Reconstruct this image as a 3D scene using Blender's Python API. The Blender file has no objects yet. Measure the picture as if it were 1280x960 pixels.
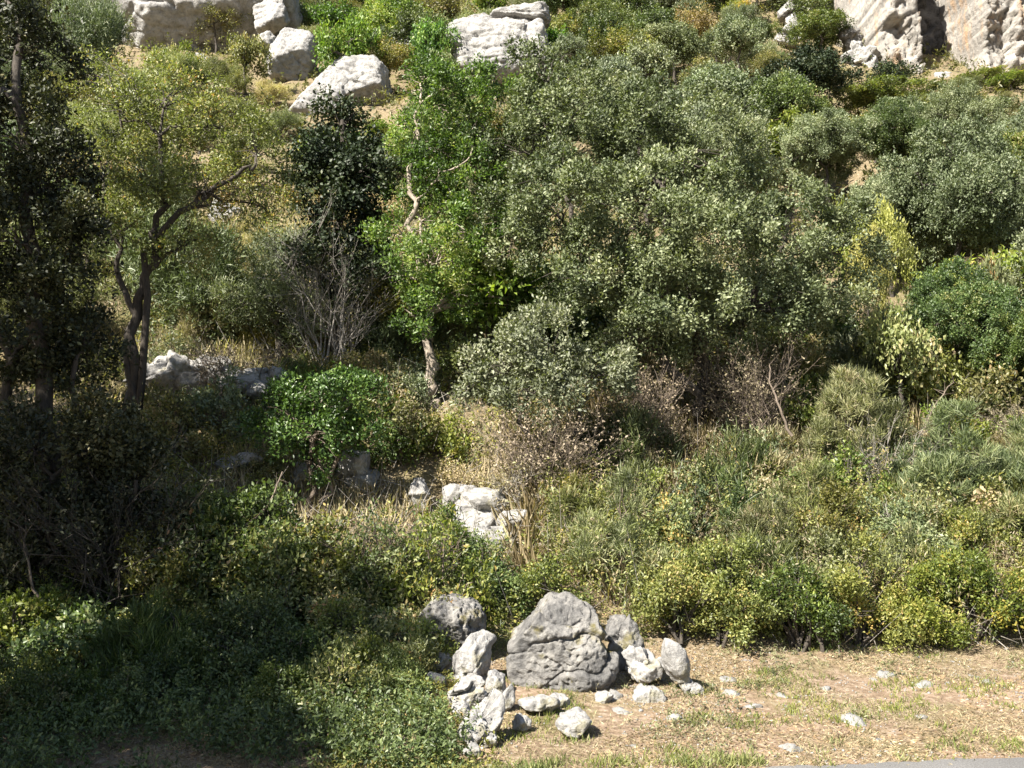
import bpy, math
import numpy as np
from mathutils import Vector

# ------------------------------------------------------------------ camera, sky, sun, exposure
scene = bpy.context.scene
col = scene.collection
R = math.radians
CAM = np.array([0.0, 0.0, 2.2]); PITCH = R(5.0); FPX = 1229.0       # focal length in pixels of a 1280x960 picture
cd = bpy.data.cameras.new('camera'); cam = bpy.data.objects.new('camera', cd); col.objects.link(cam)
cam.location = CAM.tolist(); cam.rotation_euler = (R(90) + PITCH, 0, 0)
cd.sensor_fit = 'HORIZONTAL'; cd.angle = 2 * math.atan(640 / FPX); cd.clip_start = 0.1; cd.clip_end = 1000
scene.camera = cam

SUN = np.array([-0.56, -0.56, 0.76]); SUN /= np.linalg.norm(SUN)     # direction towards the sun
world = bpy.data.worlds.new('World'); scene.world = world; world.use_nodes = True
wn = world.node_tree; bg = wn.nodes['Background']
sky = wn.nodes.new('ShaderNodeTexSky'); sky.sky_type = 'NISHITA'; sky.sun_disc = False
sky.sun_elevation = math.asin(SUN[2]); sky.sun_rotation = math.atan2(SUN[0], SUN[1])
wn.links.new(sky.outputs[0], bg.inputs[0]); bg.inputs[1].default_value = 0.05
sd = bpy.data.lights.new('sun', 'SUN'); sd.energy = 5.0; sd.angle = R(0.5); sd.color = (1.0, 0.94, 0.84)
so = bpy.data.objects.new('sun', sd); col.objects.link(so)
so.rotation_euler = Vector((-SUN).tolist()).to_track_quat('-Z', 'Y').to_euler(); so.location = (-20, -12, 30)
vs = scene.view_settings
vs.view_transform = 'Standard'; vs.look = 'None'; vs.exposure = 1.8; vs.gamma = 1.0; vs.use_curve_mapping = False
scene.cycles.max_bounces = 6; scene.cycles.diffuse_bounces = 3; scene.cycles.glossy_bounces = 2; scene.cycles.transmission_bounces = 3

# ------------------------------------------------------------------ noise
_pr = np.random.default_rng(7)
PERM = np.tile(_pr.permutation(256), 3)
GR = _pr.normal(size=(256, 3)); GR /= np.linalg.norm(GR, axis=1)[:, None]
def perlin(p):
    p = np.asarray(p, float); i = np.floor(p).astype(int); f = p - i; i &= 255
    u = f * f * f * (f * (f * 6 - 15) + 10)
    def g(dx, dy, dz):
        h = PERM[PERM[PERM[i[:, 0] + dx] + i[:, 1] + dy] + i[:, 2] + dz]
        return (GR[h] * (f - np.array([dx, dy, dz]))).sum(1)
    def l(a, b, t): return a + (b - a) * t
    x = [l(g(0, a, b), g(1, a, b), u[:, 0]) for b in (0, 1) for a in (0, 1)]
    return l(l(x[0], x[1], u[:, 1]), l(x[2], x[3], u[:, 1]), u[:, 2]) * 1.6
def fbm(p, o=4):
    r = 0; a = 1.0; p = np.asarray(p, float)
    for k in range(o): r = r + a * perlin(p + 17.3 * k); a *= 0.5; p = p * 2.03
    return r
def unit(v): return v / (np.linalg.norm(v, axis=-1, keepdims=True) + 1e-9)

# ------------------------------------------------------------------ terrain height, pixels to places
PY = [-300, 6.0, 7.6, 9, 10.8, 12, 14, 17, 20, 40, 60, 110, 200, 400]
PZ = [0, 0, 0, .07, .26, .75, 1.6, 3.6, 5.5, 18.7, 32.5, 66, 110, 150]
def road_edge(x): return 7.6 + 0.15 * (np.clip(x, -30, 30) - 2.4)
def ground(x, y):
    x = np.asarray(x, float); y = np.asarray(y, float); x, y = np.broadcast_arrays(x, y)
    fade = np.clip((25 - y) / 14, 0, 1)
    u = y - fade * 0.15 * (np.clip(x, -30, 30) - 2.4)
    z = np.interp(u, PY, PZ)
    sh = x.shape; q = np.stack([x.ravel(), y.ravel(), 0 * x.ravel()], 1)
    n = fbm(q * 0.22 + 3.1, 3).reshape(sh); m = perlin(q * 1.3 + 9).reshape(sh)
    a = np.clip((u - 10.5) / 6, 0, 1); b = np.clip((u - 7.75) / 1.2, 0, 1)
    return z + n * 0.55 * a + m * (0.07 * a + 0.03 * b)
def gz(x, y): return float(ground(x, y))
CP, SP = math.cos(PITCH), math.sin(PITCH)
def at(px, py, Y):
    a = (px - 640) / FPX; b = (480 - py) / FPX
    d = np.array([a, CP - b * SP, SP + b * CP]); return CAM + d * (Y / d[1])
def hit(px, py):
    for Y in np.arange(6.0, 90, 0.05):
        p = at(px, py, Y)
        if p[2] <= gz(p[0], p[1]): return p
    return at(px, py, 60)
def proj(p):
    d = np.asarray(p, float) - CAM; f = d[1] * CP + d[2] * SP; u = -d[1] * SP + d[2] * CP
    return 640 + FPX * d[0] / f, 480 - FPX * u / f
def mpp(Y): return Y / FPX                                          # metres per photo pixel at depth Y

# ------------------------------------------------------------------ materials
MATS = {}
def nodes(name):
    m = bpy.data.materials.new(name); m.use_nodes = True; t = m.node_tree; MATS[name] = m
    return m, t, t.nodes['Principled BSDF']
def ramp(t, stops):
    r = t.nodes.new('ShaderNodeValToRGB'); e = r.color_ramp.elements
    while len(e) < len(stops): e.new(0.5)
    for k, (p, c) in enumerate(stops): e[k].position = p; e[k].color = (*c, 1)
    return r
def leaf_mat(name, stops, rough=0.45, trans=0.22, spec=0.4):
    m, t, b = nodes(name)
    a = t.nodes.new('ShaderNodeAttribute'); a.attribute_name = 'tint'
    r0 = ramp(t, stops); t.links.new(a.outputs['Fac'], r0.inputs[0])
    oi = t.nodes.new('ShaderNodeObjectInfo'); r = t.nodes.new('ShaderNodeHueSaturation')        # every plant has its own tone
    def rng_(lo, hi, mul):
        q = t.nodes.new('ShaderNodeMath'); q.operation = 'MULTIPLY'; q.inputs[1].default_value = mul; t.links.new(oi.outputs['Random'], q.inputs[0])
        f = t.nodes.new('ShaderNodeMath'); f.operation = 'FRACT'; t.links.new(q.outputs[0], f.inputs[0])
        p = t.nodes.new('ShaderNodeMapRange'); p.inputs['To Min'].default_value = lo; p.inputs['To Max'].default_value = hi; t.links.new(f.outputs[0], p.inputs[0]); return p.outputs[0]
    t.links.new(rng_(.486, .522, 1), r.inputs['Hue']); t.links.new(rng_(.82, 1.08, 7.3), r.inputs['Saturation']); t.links.new(rng_(.80, 1.28, 17.7), r.inputs['Value'])
    t.links.new(r0.outputs[0], r.inputs['Color'])
    t.links.new(r.outputs[0], b.inputs['Base Color'])
    b.inputs['Roughness'].default_value = rough; b.inputs['Specular IOR Level'].default_value = spec
    tr = t.nodes.new('ShaderNodeBsdfTranslucent')
    mx = t.nodes.new('ShaderNodeMixRGB'); mx.blend_type = 'MULTIPLY'; mx.inputs[0].default_value = 1
    mx.inputs[2].default_value = (1.5, 1.7, 0.6, 1); t.links.new(r.outputs[0], mx.inputs[1]); t.links.new(mx.outputs[0], tr.inputs[0])
    s = t.nodes.new('ShaderNodeMixShader'); s.inputs[0].default_value = trans
    t.links.new(b.outputs[0], s.inputs[1]); t.links.new(tr.outputs[0], s.inputs[2])
    t.links.new(s.outputs[0], t.nodes['Material Output'].inputs[0]); return m
def noise_node(t, scale, detail=6, rough=0.6, vec=None, typ=None):
    n = t.nodes.new('ShaderNodeTexNoise'); n.inputs['Scale'].default_value = scale
    n.inputs['Detail'].default_value = detail; n.inputs['Roughness'].default_value = rough
    if vec is not None: t.links.new(vec, n.inputs['Vector'])
    return n
def mix(t, fac, a, b, mode='MIX'):
    x = t.nodes.new('ShaderNodeMixRGB'); x.blend_type = mode
    for k, v in enumerate((fac, a, b)):
        if hasattr(v, 'is_linked'): t.links.new(v, x.inputs[k])
        elif isinstance(v, tuple): x.inputs[k].default_value = (*v, 1)
        else: x.inputs[k].default_value = v
    return x.outputs[0]
def bump(t, b, h, strength, dist):
    n = t.nodes.new('ShaderNodeBump'); n.inputs['Strength'].default_value = strength; n.inputs['Distance'].default_value = dist
    t.links.new(h, n.inputs['Height']); t.links.new(n.outputs[0], b.inputs['Normal'])

L = {}
def LM(k, *a, **kw): L[k] = leaf_mat(k + '_leaf', *a, **kw)
LM('oak', [(0, (.055, .070, .030)), (.45, (.148, .166, .078)), (.8, (.225, .24, .128)), (1, (.30, .30, .17))], rough=.5, spec=.35, trans=.2)
LM('grey', [(0, (.06, .075, .036)), (.5, (.155, .182, .098)), (.85, (.23, .25, .15)), (1, (.29, .295, .18))], rough=.5, spec=.35, trans=.2)
LM('olive', [(0, (.06, .062, .018)), (.5, (.16, .16, .048)), (.82, (.26, .23, .075)), (1, (.31, .21, .08))], trans=.3)
LM('ochre', [(0, (.06, .065, .025)), (.4, (.15, .165, .065)), (.72, (.23, .235, .105)), (.92, (.29, .235, .10)), (1, (.30, .17, .06))], trans=.3)
LM('glossy', [(0, (.018, .04, .010)), (.5, (.045, .092, .018)), (.85, (.09, .16, .028)), (1, (.15, .22, .05))], trans=.2, rough=.4)
LM('bright', [(0, (.030, .055, .010)), (.3, (.065, .115, .020)), (.55, (.11, .175, .030)), (.85, (.19, .25, .05)), (1, (.28, .29, .09))], trans=.35, rough=.45)
LM('green', [(0, (.03, .045, .013)), (.5, (.080, .115, .028)), (.85, (.145, .175, .045)), (1, (.22, .20, .07))], trans=.25)
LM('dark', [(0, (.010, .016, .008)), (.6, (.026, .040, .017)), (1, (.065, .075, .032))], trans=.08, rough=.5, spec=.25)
LM('shade', [(0, (.016, .018, .009)), (.6, (.042, .046, .020)), (.9, (.085, .08, .034)), (1, (.14, .115, .05))], trans=.1, rough=.5, spec=.3)  # dark evergreen leaves, the deep shade around them also worked into the colour
LM('mastic', [(0, (.045, .058, .012)), (.4, (.14, .165, .030)), (.75, (.24, .25, .048)), (1, (.33, .23, .05))], trans=.3)
LM('lime', [(0, (.08, .11, .014)), (.5, (.20, .25, .036)), (1, (.34, .33, .06))], trans=.35)
LM('yellow', [(0, (.12, .11, .022)), (.5, (.25, .235, .04)), (1, (.36, .31, .06))], trans=.3)
LM('teal', [(0, (.05, .066, .033)), (.5, (.125, .155, .072)), (1, (.24, .255, .135))], trans=.2)
LM('heath', [(0, (.06, .072, .026)), (.5, (.175, .195, .075)), (.85, (.28, .28, .13)), (1, (.33, .27, .15))], trans=.25)
LM('rust', [(0, (.10, .06, .022)), (.5, (.235, .145, .045)), (1, (.33, .23, .09))], trans=.25)
LM('straw', [(0, (.17, .13, .07)), (.5, (.34, .275, .155)), (.85, (.46, .40, .25)), (1, (.36, .33, .13))], trans=.25, rough=.7, spec=.2)
LM('brown', [(0, (.09, .072, .048)), (.5, (.20, .165, .11)), (1, (.34, .29, .20))], trans=.15, rough=.7, spec=.2)
LM('grass', [(0, (.06, .08, .016)), (.5, (.15, .175, .036)), (1, (.29, .26, .085))], trans=.3, rough=.55)
LM('litter', [(0, (.08, .055, .032)), (.5, (.23, .165, .10)), (.85, (.36, .27, .17)), (1, (.48, .42, .32))], trans=.05, rough=.8, spec=.15)

def bark(name, c0, c1):
    m, t, b = nodes(name)
    tc = t.nodes.new('ShaderNodeTexCoord'); mp = t.nodes.new('ShaderNodeMapping'); mp.inputs['Scale'].default_value = (6, 6, 1.6)
    t.links.new(tc.outputs['Object'], mp.inputs[0])
    n = noise_node(t, 6, 7, .7, mp.outputs[0]); r = ramp(t, [(.3, c0), (.7, c1)])
    t.links.new(n.outputs[0], r.inputs[0]); t.links.new(r.outputs[0], b.inputs['Base Color'])
    b.inputs['Roughness'].default_value = .9; bump(t, b, n.outputs[0], .8, .02); return m
BARK = bark('dark_bark', (.022, .018, .014), (.085, .07, .055))
BARKP = bark('pale_bark', (.14, .11, .085), (.42, .36, .29))
TWIG = bark('dry_twig', (.07, .052, .038), (.22, .175, .135))
TWIGD = bark('brown_twig', (.04, .03, .024), (.12, .09, .07))
TWIGG = bark('grey_twig', (.15, .135, .115), (.36, .33, .29))

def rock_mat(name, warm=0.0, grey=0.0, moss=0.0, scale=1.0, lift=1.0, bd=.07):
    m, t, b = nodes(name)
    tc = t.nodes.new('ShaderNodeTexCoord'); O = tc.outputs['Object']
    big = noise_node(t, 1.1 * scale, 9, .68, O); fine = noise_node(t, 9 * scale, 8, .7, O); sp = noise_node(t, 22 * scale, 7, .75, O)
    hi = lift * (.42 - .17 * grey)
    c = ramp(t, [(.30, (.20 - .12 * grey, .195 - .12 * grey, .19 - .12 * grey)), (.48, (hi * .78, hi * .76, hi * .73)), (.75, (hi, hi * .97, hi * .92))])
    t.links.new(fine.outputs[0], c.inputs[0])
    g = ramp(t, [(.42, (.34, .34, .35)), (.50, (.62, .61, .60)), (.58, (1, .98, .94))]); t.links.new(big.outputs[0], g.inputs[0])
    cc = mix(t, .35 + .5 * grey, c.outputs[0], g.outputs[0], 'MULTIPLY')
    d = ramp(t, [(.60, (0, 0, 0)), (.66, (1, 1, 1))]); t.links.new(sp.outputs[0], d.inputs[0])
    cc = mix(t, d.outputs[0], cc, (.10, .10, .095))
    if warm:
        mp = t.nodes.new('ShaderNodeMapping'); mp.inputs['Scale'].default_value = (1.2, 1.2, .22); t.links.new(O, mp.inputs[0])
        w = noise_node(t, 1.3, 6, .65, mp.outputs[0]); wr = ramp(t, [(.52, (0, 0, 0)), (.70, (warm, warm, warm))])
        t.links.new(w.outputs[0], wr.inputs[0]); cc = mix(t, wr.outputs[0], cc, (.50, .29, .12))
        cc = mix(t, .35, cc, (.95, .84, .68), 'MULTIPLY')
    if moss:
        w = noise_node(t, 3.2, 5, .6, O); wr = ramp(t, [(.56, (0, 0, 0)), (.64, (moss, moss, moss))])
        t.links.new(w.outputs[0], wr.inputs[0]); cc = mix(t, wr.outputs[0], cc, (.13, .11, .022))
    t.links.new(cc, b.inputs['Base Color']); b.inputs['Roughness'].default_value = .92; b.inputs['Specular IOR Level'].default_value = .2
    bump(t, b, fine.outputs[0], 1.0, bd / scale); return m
ROCK = rock_mat('limestone', scale=.6); ROCKN = rock_mat('pale_limestone', scale=2.2, moss=.5)
ROCKG = rock_mat('grey_limestone', grey=.75, scale=1.8, moss=.7); ROCKV = rock_mat('pebble_limestone', scale=.8, lift=.8, moss=.35, bd=.01); ROCKC = rock_mat('stained_shadow_limestone', grey=1.55, scale=.5); CLIFF = rock_mat('stained_limestone', warm=.75, scale=.45)  # ROCKC: dark stain, with the cleft's shadow deepened in its colour

m, t, b = nodes('hillside_soil'); SOIL = m
tc = t.nodes.new('ShaderNodeTexCoord'); O = tc.outputs['Object']
n1 = noise_node(t, .9, 6, .65, O); n2 = noise_node(t, 14, 8, .75, O)
r1 = ramp(t, [(.3, (.10, .07, .048)), (.5, (.235, .17, .115)), (.7, (.40, .33, .26))]); t.links.new(n2.outputs[0], r1.inputs[0])
r2 = ramp(t, [(.3, (.10, .085, .05)), (.5, (.16, .125, .075)), (.68, (.30, .25, .18))]); t.links.new(n2.outputs[0], r2.inputs[0])
za = t.nodes.new('ShaderNodeAttribute'); za.attribute_name = 'zone'
cc = mix(t, za.outputs['Fac'], r2.outputs[0], r1.outputs[0])
r3 = ramp(t, [(.5, (0, 0, 0)), (.66, (.6, .6, .6))]); t.links.new(n1.outputs[0], r3.inputs[0])
cc = mix(t, r3.outputs[0], cc, (.13, .125, .045))
t.links.new(cc, b.inputs['Base Color']); b.inputs['Roughness'].default_value = 1; b.inputs['Specular IOR Level'].default_value = .1
bump(t, b, n2.outputs[0], 1, .03)
m, t, b = nodes('asphalt'); ASPH = m
tc = t.nodes.new('ShaderNodeTexCoord'); n1 = noise_node(t, 90, 4, .8, tc.outputs['Object']); n2 = noise_node(t, 1.1, 5, .6, tc.outputs['Object'])
r1 = ramp(t, [(.3, (.07, .068, .066)), (.55, (.19, .185, .18)), (.75, (.36, .35, .33))]); t.links.new(n1.outputs[0], r1.inputs[0])
g = ramp(t, [(.3, (.7, .7, .7)), (.7, (1, 1, 1))]); t.links.new(n2.outputs[0], g.inputs[0])
t.links.new(mix(t, 1.0, r1.outputs[0], g.outputs[0], 'MULTIPLY'), b.inputs['Base Color']); b.inputs['Roughness'].default_value = .9; bump(t, b, n1.outputs[0], .6, .01)

# ------------------------------------------------------------------ object helpers
def tag(o, label=None, cat=None, group=None, kind=None):
    if label: o['label'] = label
    if cat: o['category'] = cat
    if group: o['group'] = group
    if kind: o['kind'] = kind
    return o
def root(name, loc, label, cat, group=None):
    o = bpy.data.objects.new(name, None); o.empty_display_size = .2; col.objects.link(o); o.location = [float(v) for v in loc]
    return tag(o, label, cat, group)
def mesh(name, v, f, mat, smooth=False, tint=None):
    me = bpy.data.meshes.new(name); v = np.asarray(v, np.float32); f = np.asarray(f, np.int32); k = f.shape[1]
    me.vertices.add(len(v)); me.vertices.foreach_set('co', v.ravel())
    me.loops.add(f.size); me.loops.foreach_set('vertex_index', f.ravel())
    me.polygons.add(len(f)); me.polygons.foreach_set('loop_start', np.arange(0, f.size, k, dtype=np.int32))
    if smooth: me.polygons.foreach_set('use_smooth', np.ones(len(f), bool))
    me.update(calc_edges=True)
    if tint is not None:
        a = me.attributes.new('tint', 'FLOAT', 'FACE'); a.data.foreach_set('value', np.asarray(tint, np.float32))
    me.materials.append(mat); return me
def obj(name, me, parent=None, loc=None):
    o = bpy.data.objects.new(name, me); col.objects.link(o); o.parent = parent
    if loc is not None: o.location = [float(v) for v in loc]
    return o

class Tubes:
    def __init__(s): s.v = []; s.f = []; s.n = 0
    def add(s, path, rad, sides=6):
        path = np.asarray(path, float); rad = np.asarray(rad, float); k = len(path)
        tg = np.gradient(path, axis=0); tg = unit(tg)
        ref = np.array([.31, .95, .05]) if abs(tg[0][2]) > .8 else np.array([0, 0, 1.])
        a = unit(np.cross(tg, ref)); bb = np.cross(tg, a)
        th = np.arange(sides) * 2 * math.pi / sides
        ring = path[:, None] + rad[:, None, None] * (np.cos(th)[None, :, None] * a[:, None] + np.sin(th)[None, :, None] * bb[:, None])
        s.v.append(ring.reshape(-1, 3))
        i, j = np.meshgrid(np.arange(k - 1), np.arange(sides), indexing='ij'); j2 = (j + 1) % sides
        q = np.stack([i * sides + j, i * sides + j2, (i + 1) * sides + j2, (i + 1) * sides + j], -1).reshape(-1, 4)
        s.f.append(q + s.n); s.n += k * sides
    def sticks(s, p0, p1, r0, r1):
        p0 = np.asarray(p0, float); p1 = np.asarray(p1, float); n = len(p0)
        if n == 0: return
        d = unit(p1 - p0); a = unit(np.cross(d, np.array([.36, .48, .8]))); bb = np.cross(d, a); V = []
        for p, r in ((p0, r0), (p1, r1)):
            for k in range(3):
                th = k * 2.0944; V.append(p + (np.cos(th) * a + np.sin(th) * bb) * np.reshape(r, (-1, 1)))
        V = np.stack(V, 1).reshape(-1, 3); o = np.arange(n)[:, None] * 6
        q = np.concatenate([o + np.array([[k, (k + 1) % 3, 3 + (k + 1) % 3, 3 + k]]) for k in range(3)], 1).reshape(-1, 4)
        s.v.append(V); s.f.append(q + s.n); s.n += n * 6
    def build(s, name, mat): return mesh(name, np.concatenate(s.v), np.concatenate(s.f), mat, True)

def wob(rng, a, b, n, amp):
    a = np.asarray(a, float); b = np.asarray(b, float); t = np.linspace(0, 1, n)[:, None]
    d = np.linalg.norm(b - a); o = rng.normal(size=(n, 3)) * amp * d * np.sin(np.pi * t)
    sag = np.array([0, 0, .12 * d]) * np.sin(np.pi * t)
    return a + (b - a) * t + o + sag
def leaf_geo(rng, pos, ax, nr, Ln, Wd, fold=.18):
    side = unit(np.cross(nr, ax)); n2 = np.cross(ax, side); Ln = Ln[:, None]; Wd = Wd[:, None]
    m_ = pos + ax * Ln * .48 + n2 * Wd * fold
    v = np.stack([pos, m_ + side * Wd * .5, pos + ax * Ln - n2 * Ln * .10, m_ - side * Wd * .5], 1).reshape(-1, 3)
    o = np.arange(len(pos))[:, None] * 4
    f = np.concatenate([o + np.array([[0, 1, 2]]), o + np.array([[0, 2, 3]])], 1).reshape(-1, 3)
    return v, f
# kinds of foliage: leaf length, leaf width, leaves per spray, spray radius, upward pull, leaf area index
FO = {'oak': (.062, .034, 11, .065, .25, 3.2), 'small': (.042, .022, 13, .06, .3, 3.2), 'broad': (.085, .055, 8, .09, .1, 3.0),
      'needle': (.13, .009, 14, .05, .9, 3.2), 'sparse': (.055, .026, 7, .07, .25, 1.9), 'ivy': (.07, .055, 10, .09, -.2, 3.2),
      'mid': (.052, .028, 11, .06, .25, 3.0), 'far': (.115, .07, 10, .13, .25, 3.0), 'farfine': (.115, .017, 13, .13, .6, 2.5), 'farsparse': (.10, .055, 8, .15, .25, 1.7), 'thin': (.05, .024, 5, .08, .3, .8)}
def foliage(rng, lobes, kind, mat, lai=1.0, gap=-.3, name='crown', clump=.27):
    """every lobe is a shell of leafy clumps, every clump a dome of sprays, every spray a handful of leaves"""
    ll, lw, k, cr, up, li = FO[kind]; P = []; A = []; T = []
    for c, r in lobes:
        c = np.asarray(c, float); r = np.asarray(r, float); rm = float(r.mean()); rc = min(max(clump, .22 * rm), .62 * rm)
        nl = lai * li * math.pi * r[0] * r[2] / (.5 * ll * lw); nt = max(6, int(nl / k * 1.15)); ns = max(5, int(1.9 * (rm / rc) ** 2 + 3)); sd_ = rng.uniform(0, 50)
        d = unit(rng.normal(size=(ns, 3)) + np.array([0, 0, .15])); rad = (.42 + .56 * rng.random(ns) ** .6) * (.92 + .45 * perlin(d * 1.7 + sd_))
        cc = c + d * r * rad[:, None]; rs_ = rc * rng.uniform(.6, 1.3, ns); w = rs_ ** 2; q = rng.choice(ns, nt, p=w / w.sum())
        e = unit(rng.normal(size=(nt, 3)) + unit(d / r)[q] * .75 + np.array([0, 0, .35]))
        p = cc[q] + e * (rs_[q] * rng.random(nt) ** .4 * (.8 + .4 * perlin(e * 2.3 + q[:, None] * 3.7)))[:, None]
        lo = rng.random(nt) < .08; p[lo] = c + unit(rng.normal(size=(lo.sum(), 3))) * r * rng.uniform(.4, 1.12, (lo.sum(), 1))
        tc_ = rng.normal(size=ns) * .15 + rng.normal() * .12
        P.append(p); A.append(e); T.append(np.clip(.45 + tc_[q] + .12 * perlin(p * 1.1 + 5) + .12 * rng.normal(size=nt), 0, 1))
    P = np.concatenate(P); A = np.concatenate(A); T = np.concatenate(T); n = len(P)
    P2 = np.repeat(P, k, 0) + rng.normal(size=(n * k, 3)) * cr * .75
    A2 = unit(np.repeat(A, k, 0) * .7 + rng.normal(size=(n * k, 3)) * .62 + np.array([0, 0, up]))
    N2 = unit(np.repeat(A, k, 0) * .95 + np.array([0, 0, .40]) + rng.normal(size=(n * k, 3)) * .40)
    s = rng.uniform(.65, 1.25, n * k)
    v, f = leaf_geo(rng, P2, A2, N2, ll * s, lw * s * rng.uniform(.8, 1.2, n * k))
    tn = np.clip(np.repeat(T, k) + .16 * rng.normal(size=n * k), 0.01, .99)
    return mesh(name, v, f, mat, False, np.repeat(tn, 2)), P
def woody(rng, rt, stems, lobes, bk, per=9, twr=.009, merge=False, tips=None, sides=7):
    """stems: list of (path, r0, r1) in local metres; each lobe gets a limb that leaves the nearest lower stem point"""
    T = Tubes(); allp = []
    for path, r0, r1 in stems:
        path = np.asarray(path, float); k = 5
        tt = np.linspace(0, len(path) - 1, (len(path) - 1) * k + 1); pp = np.stack([np.interp(tt, np.arange(len(path)), path[:, q]) for q in range(3)], 1)
        L_ = np.linalg.norm(path[-1] - path[0]); pp[1:-1] += rng.normal(size=(len(pp) - 2, 3)) * min(.025 * L_, .05)
        rr = np.linspace(r0, r1, len(pp)); rr[0] *= 1.35; T.add(pp, rr, sides); allp += [(q, r_) for q, r_ in zip(pp, rr)]
    if not merge: obj('trunk' if rt is None or 'tree' in rt.name or 'oak' in rt.name else 'stem', T.build('trunk', bk), rt)
    A = np.array([a for a, _ in allp]); Ar = np.array([a for _, a in allp])
    for c, r in lobes:
        c = np.asarray(c, float); r = np.asarray(r, float); B = T if merge else Tubes()
        dd = np.linalg.norm(A - c, axis=1) + np.where(A[:, 2] > c[2] - .1, 1.5, 0); i = int(np.argmin(dd))
        r0 = min(Ar[i] * .75, .07); pth = wob(rng, A[i], c, 6, .06); B.add(pth, np.linspace(r0, twr * 1.6, 6), 5 if not merge else 4)
        d = unit(rng.normal(size=(per, 3)) + np.array([0, 0, .25])); e = c + d * r * rng.uniform(.6, .95, (per, 1))
        for q in range(per):
            st = pth[rng.integers(2, 6)]; B.add(wob(rng, st, e[q], 4, .07), np.linspace(twr * 1.3, twr * .35, 4), 3)
        if not merge: obj('limb', B.build('limb', bk), rt)
    return T

def plobes(base, Y, rows):
    out = []
    for x, y, rx, ry, *dz in rows:
        Yl = Y + (dz[0] if dz else 0); k = mpp(Yl); out.append((at(x, y, Yl) - base, (rx * k, (rx + ry) * .5 * k, ry * k)))
    return out
def tree(name, label, cat, Y, bx, lobe_px, stem_px, leaf, fo, bk, seed, group=None, lai=1.0, gap=-.3, per=9, twr=.009, crown='crown'):
    rng = np.random.default_rng(seed)
    x = at(bx, 480, Y)[0]; base = np.array([x, Y, gz(x, Y) - .05]); rt = root(name, base, label, cat, group)
    lob = plobes(base, Y, lobe_px)
    stems = []
    for pts, r0, r1 in stem_px:
        stems.append(([np.zeros(3) + np.array([at(pts[0][0], 480, Y)[0] - x, 0, -.05])] + [at(q[0], q[1], Y + (q[2] if len(q) > 2 else 0)) - base for q in pts[1:]], r0, r1))
    woody(rng, rt, stems, lob, bk, per, twr)
    me, _ = foliage(rng, lob, fo, L[leaf], lai, gap, crown); obj(crown, me, rt); return rt
def bush_shape(rng, W, H, nl, off=0.0):
    lob = []; stems = []
    for q in range(nl):
        an = q * 2.4 + rng.uniform(0, .8); f = math.sqrt((q + .3) / nl); rr = W * 1.0 * f; top = (1 - .55 * f * f) * rng.uniform(.62, 1.12)
        r = W * rng.uniform(.24, .40); hz = max(H * top - r * .8, r * .5) * (rng.uniform(.35, .8) if q % 3 == 2 else 1)
        c = np.array([math.cos(an) * rr, math.sin(an) * rr * .8, hz + off]); lob.append((c, (r, r, r * rng.uniform(.75, 1.25))))
        stems.append(([rng.normal(size=3) * np.array([.06, .06, 0]), c * .5 + np.array([0, 0, .1 * H]), c + np.array([0, 0, .1 * H])], .018 + .006 * H, .006))
    return lob, stems
def shrub(name, label, cat, Y, xpx, wpx, hpx, leaf, fo, seed, group=None, bk=BARK, lai=1.0, nl=6, gap=-.32, per=5, off=0.0, lean=0):
    """low bush standing on the ground at depth Y, wpx wide and hpx high in photo pixels"""
    rng = np.random.default_rng(seed); k = mpp(Y); x = at(xpx, 480, Y)[0]; base = np.array([x, Y, gz(x, Y) - .04]); W = wpx * k * .5; H = hpx * k
    rt = root(name, base, label, cat, group); lob = []; stems = []
    lob, stems = bush_shape(rng, W, H, nl * 2, off)
    T = Tubes()
    for p_, a_, b_ in stems: T.add(np.concatenate([wob(rng, p_[0], p_[1], 4, .05), wob(rng, p_[1], p_[2], 4, .05)[1:]]), np.linspace(a_, b_, 7), 5)
    for c, r in lob:
        r = np.asarray(r); d = unit(rng.normal(size=(per, 3)) + np.array([0, 0, .3])); e = c + d * r * .9
        for q in range(per): T.add(wob(rng, c * .8, e[q], 4, .07), np.linspace(.008, .003, 4), 3)
    obj('stem', T.build('stem', bk), rt)
    me, _ = foliage(rng, lob, fo, L[leaf], lai, gap, 'foliage', .13); obj('foliage', me, rt); return rt
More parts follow.
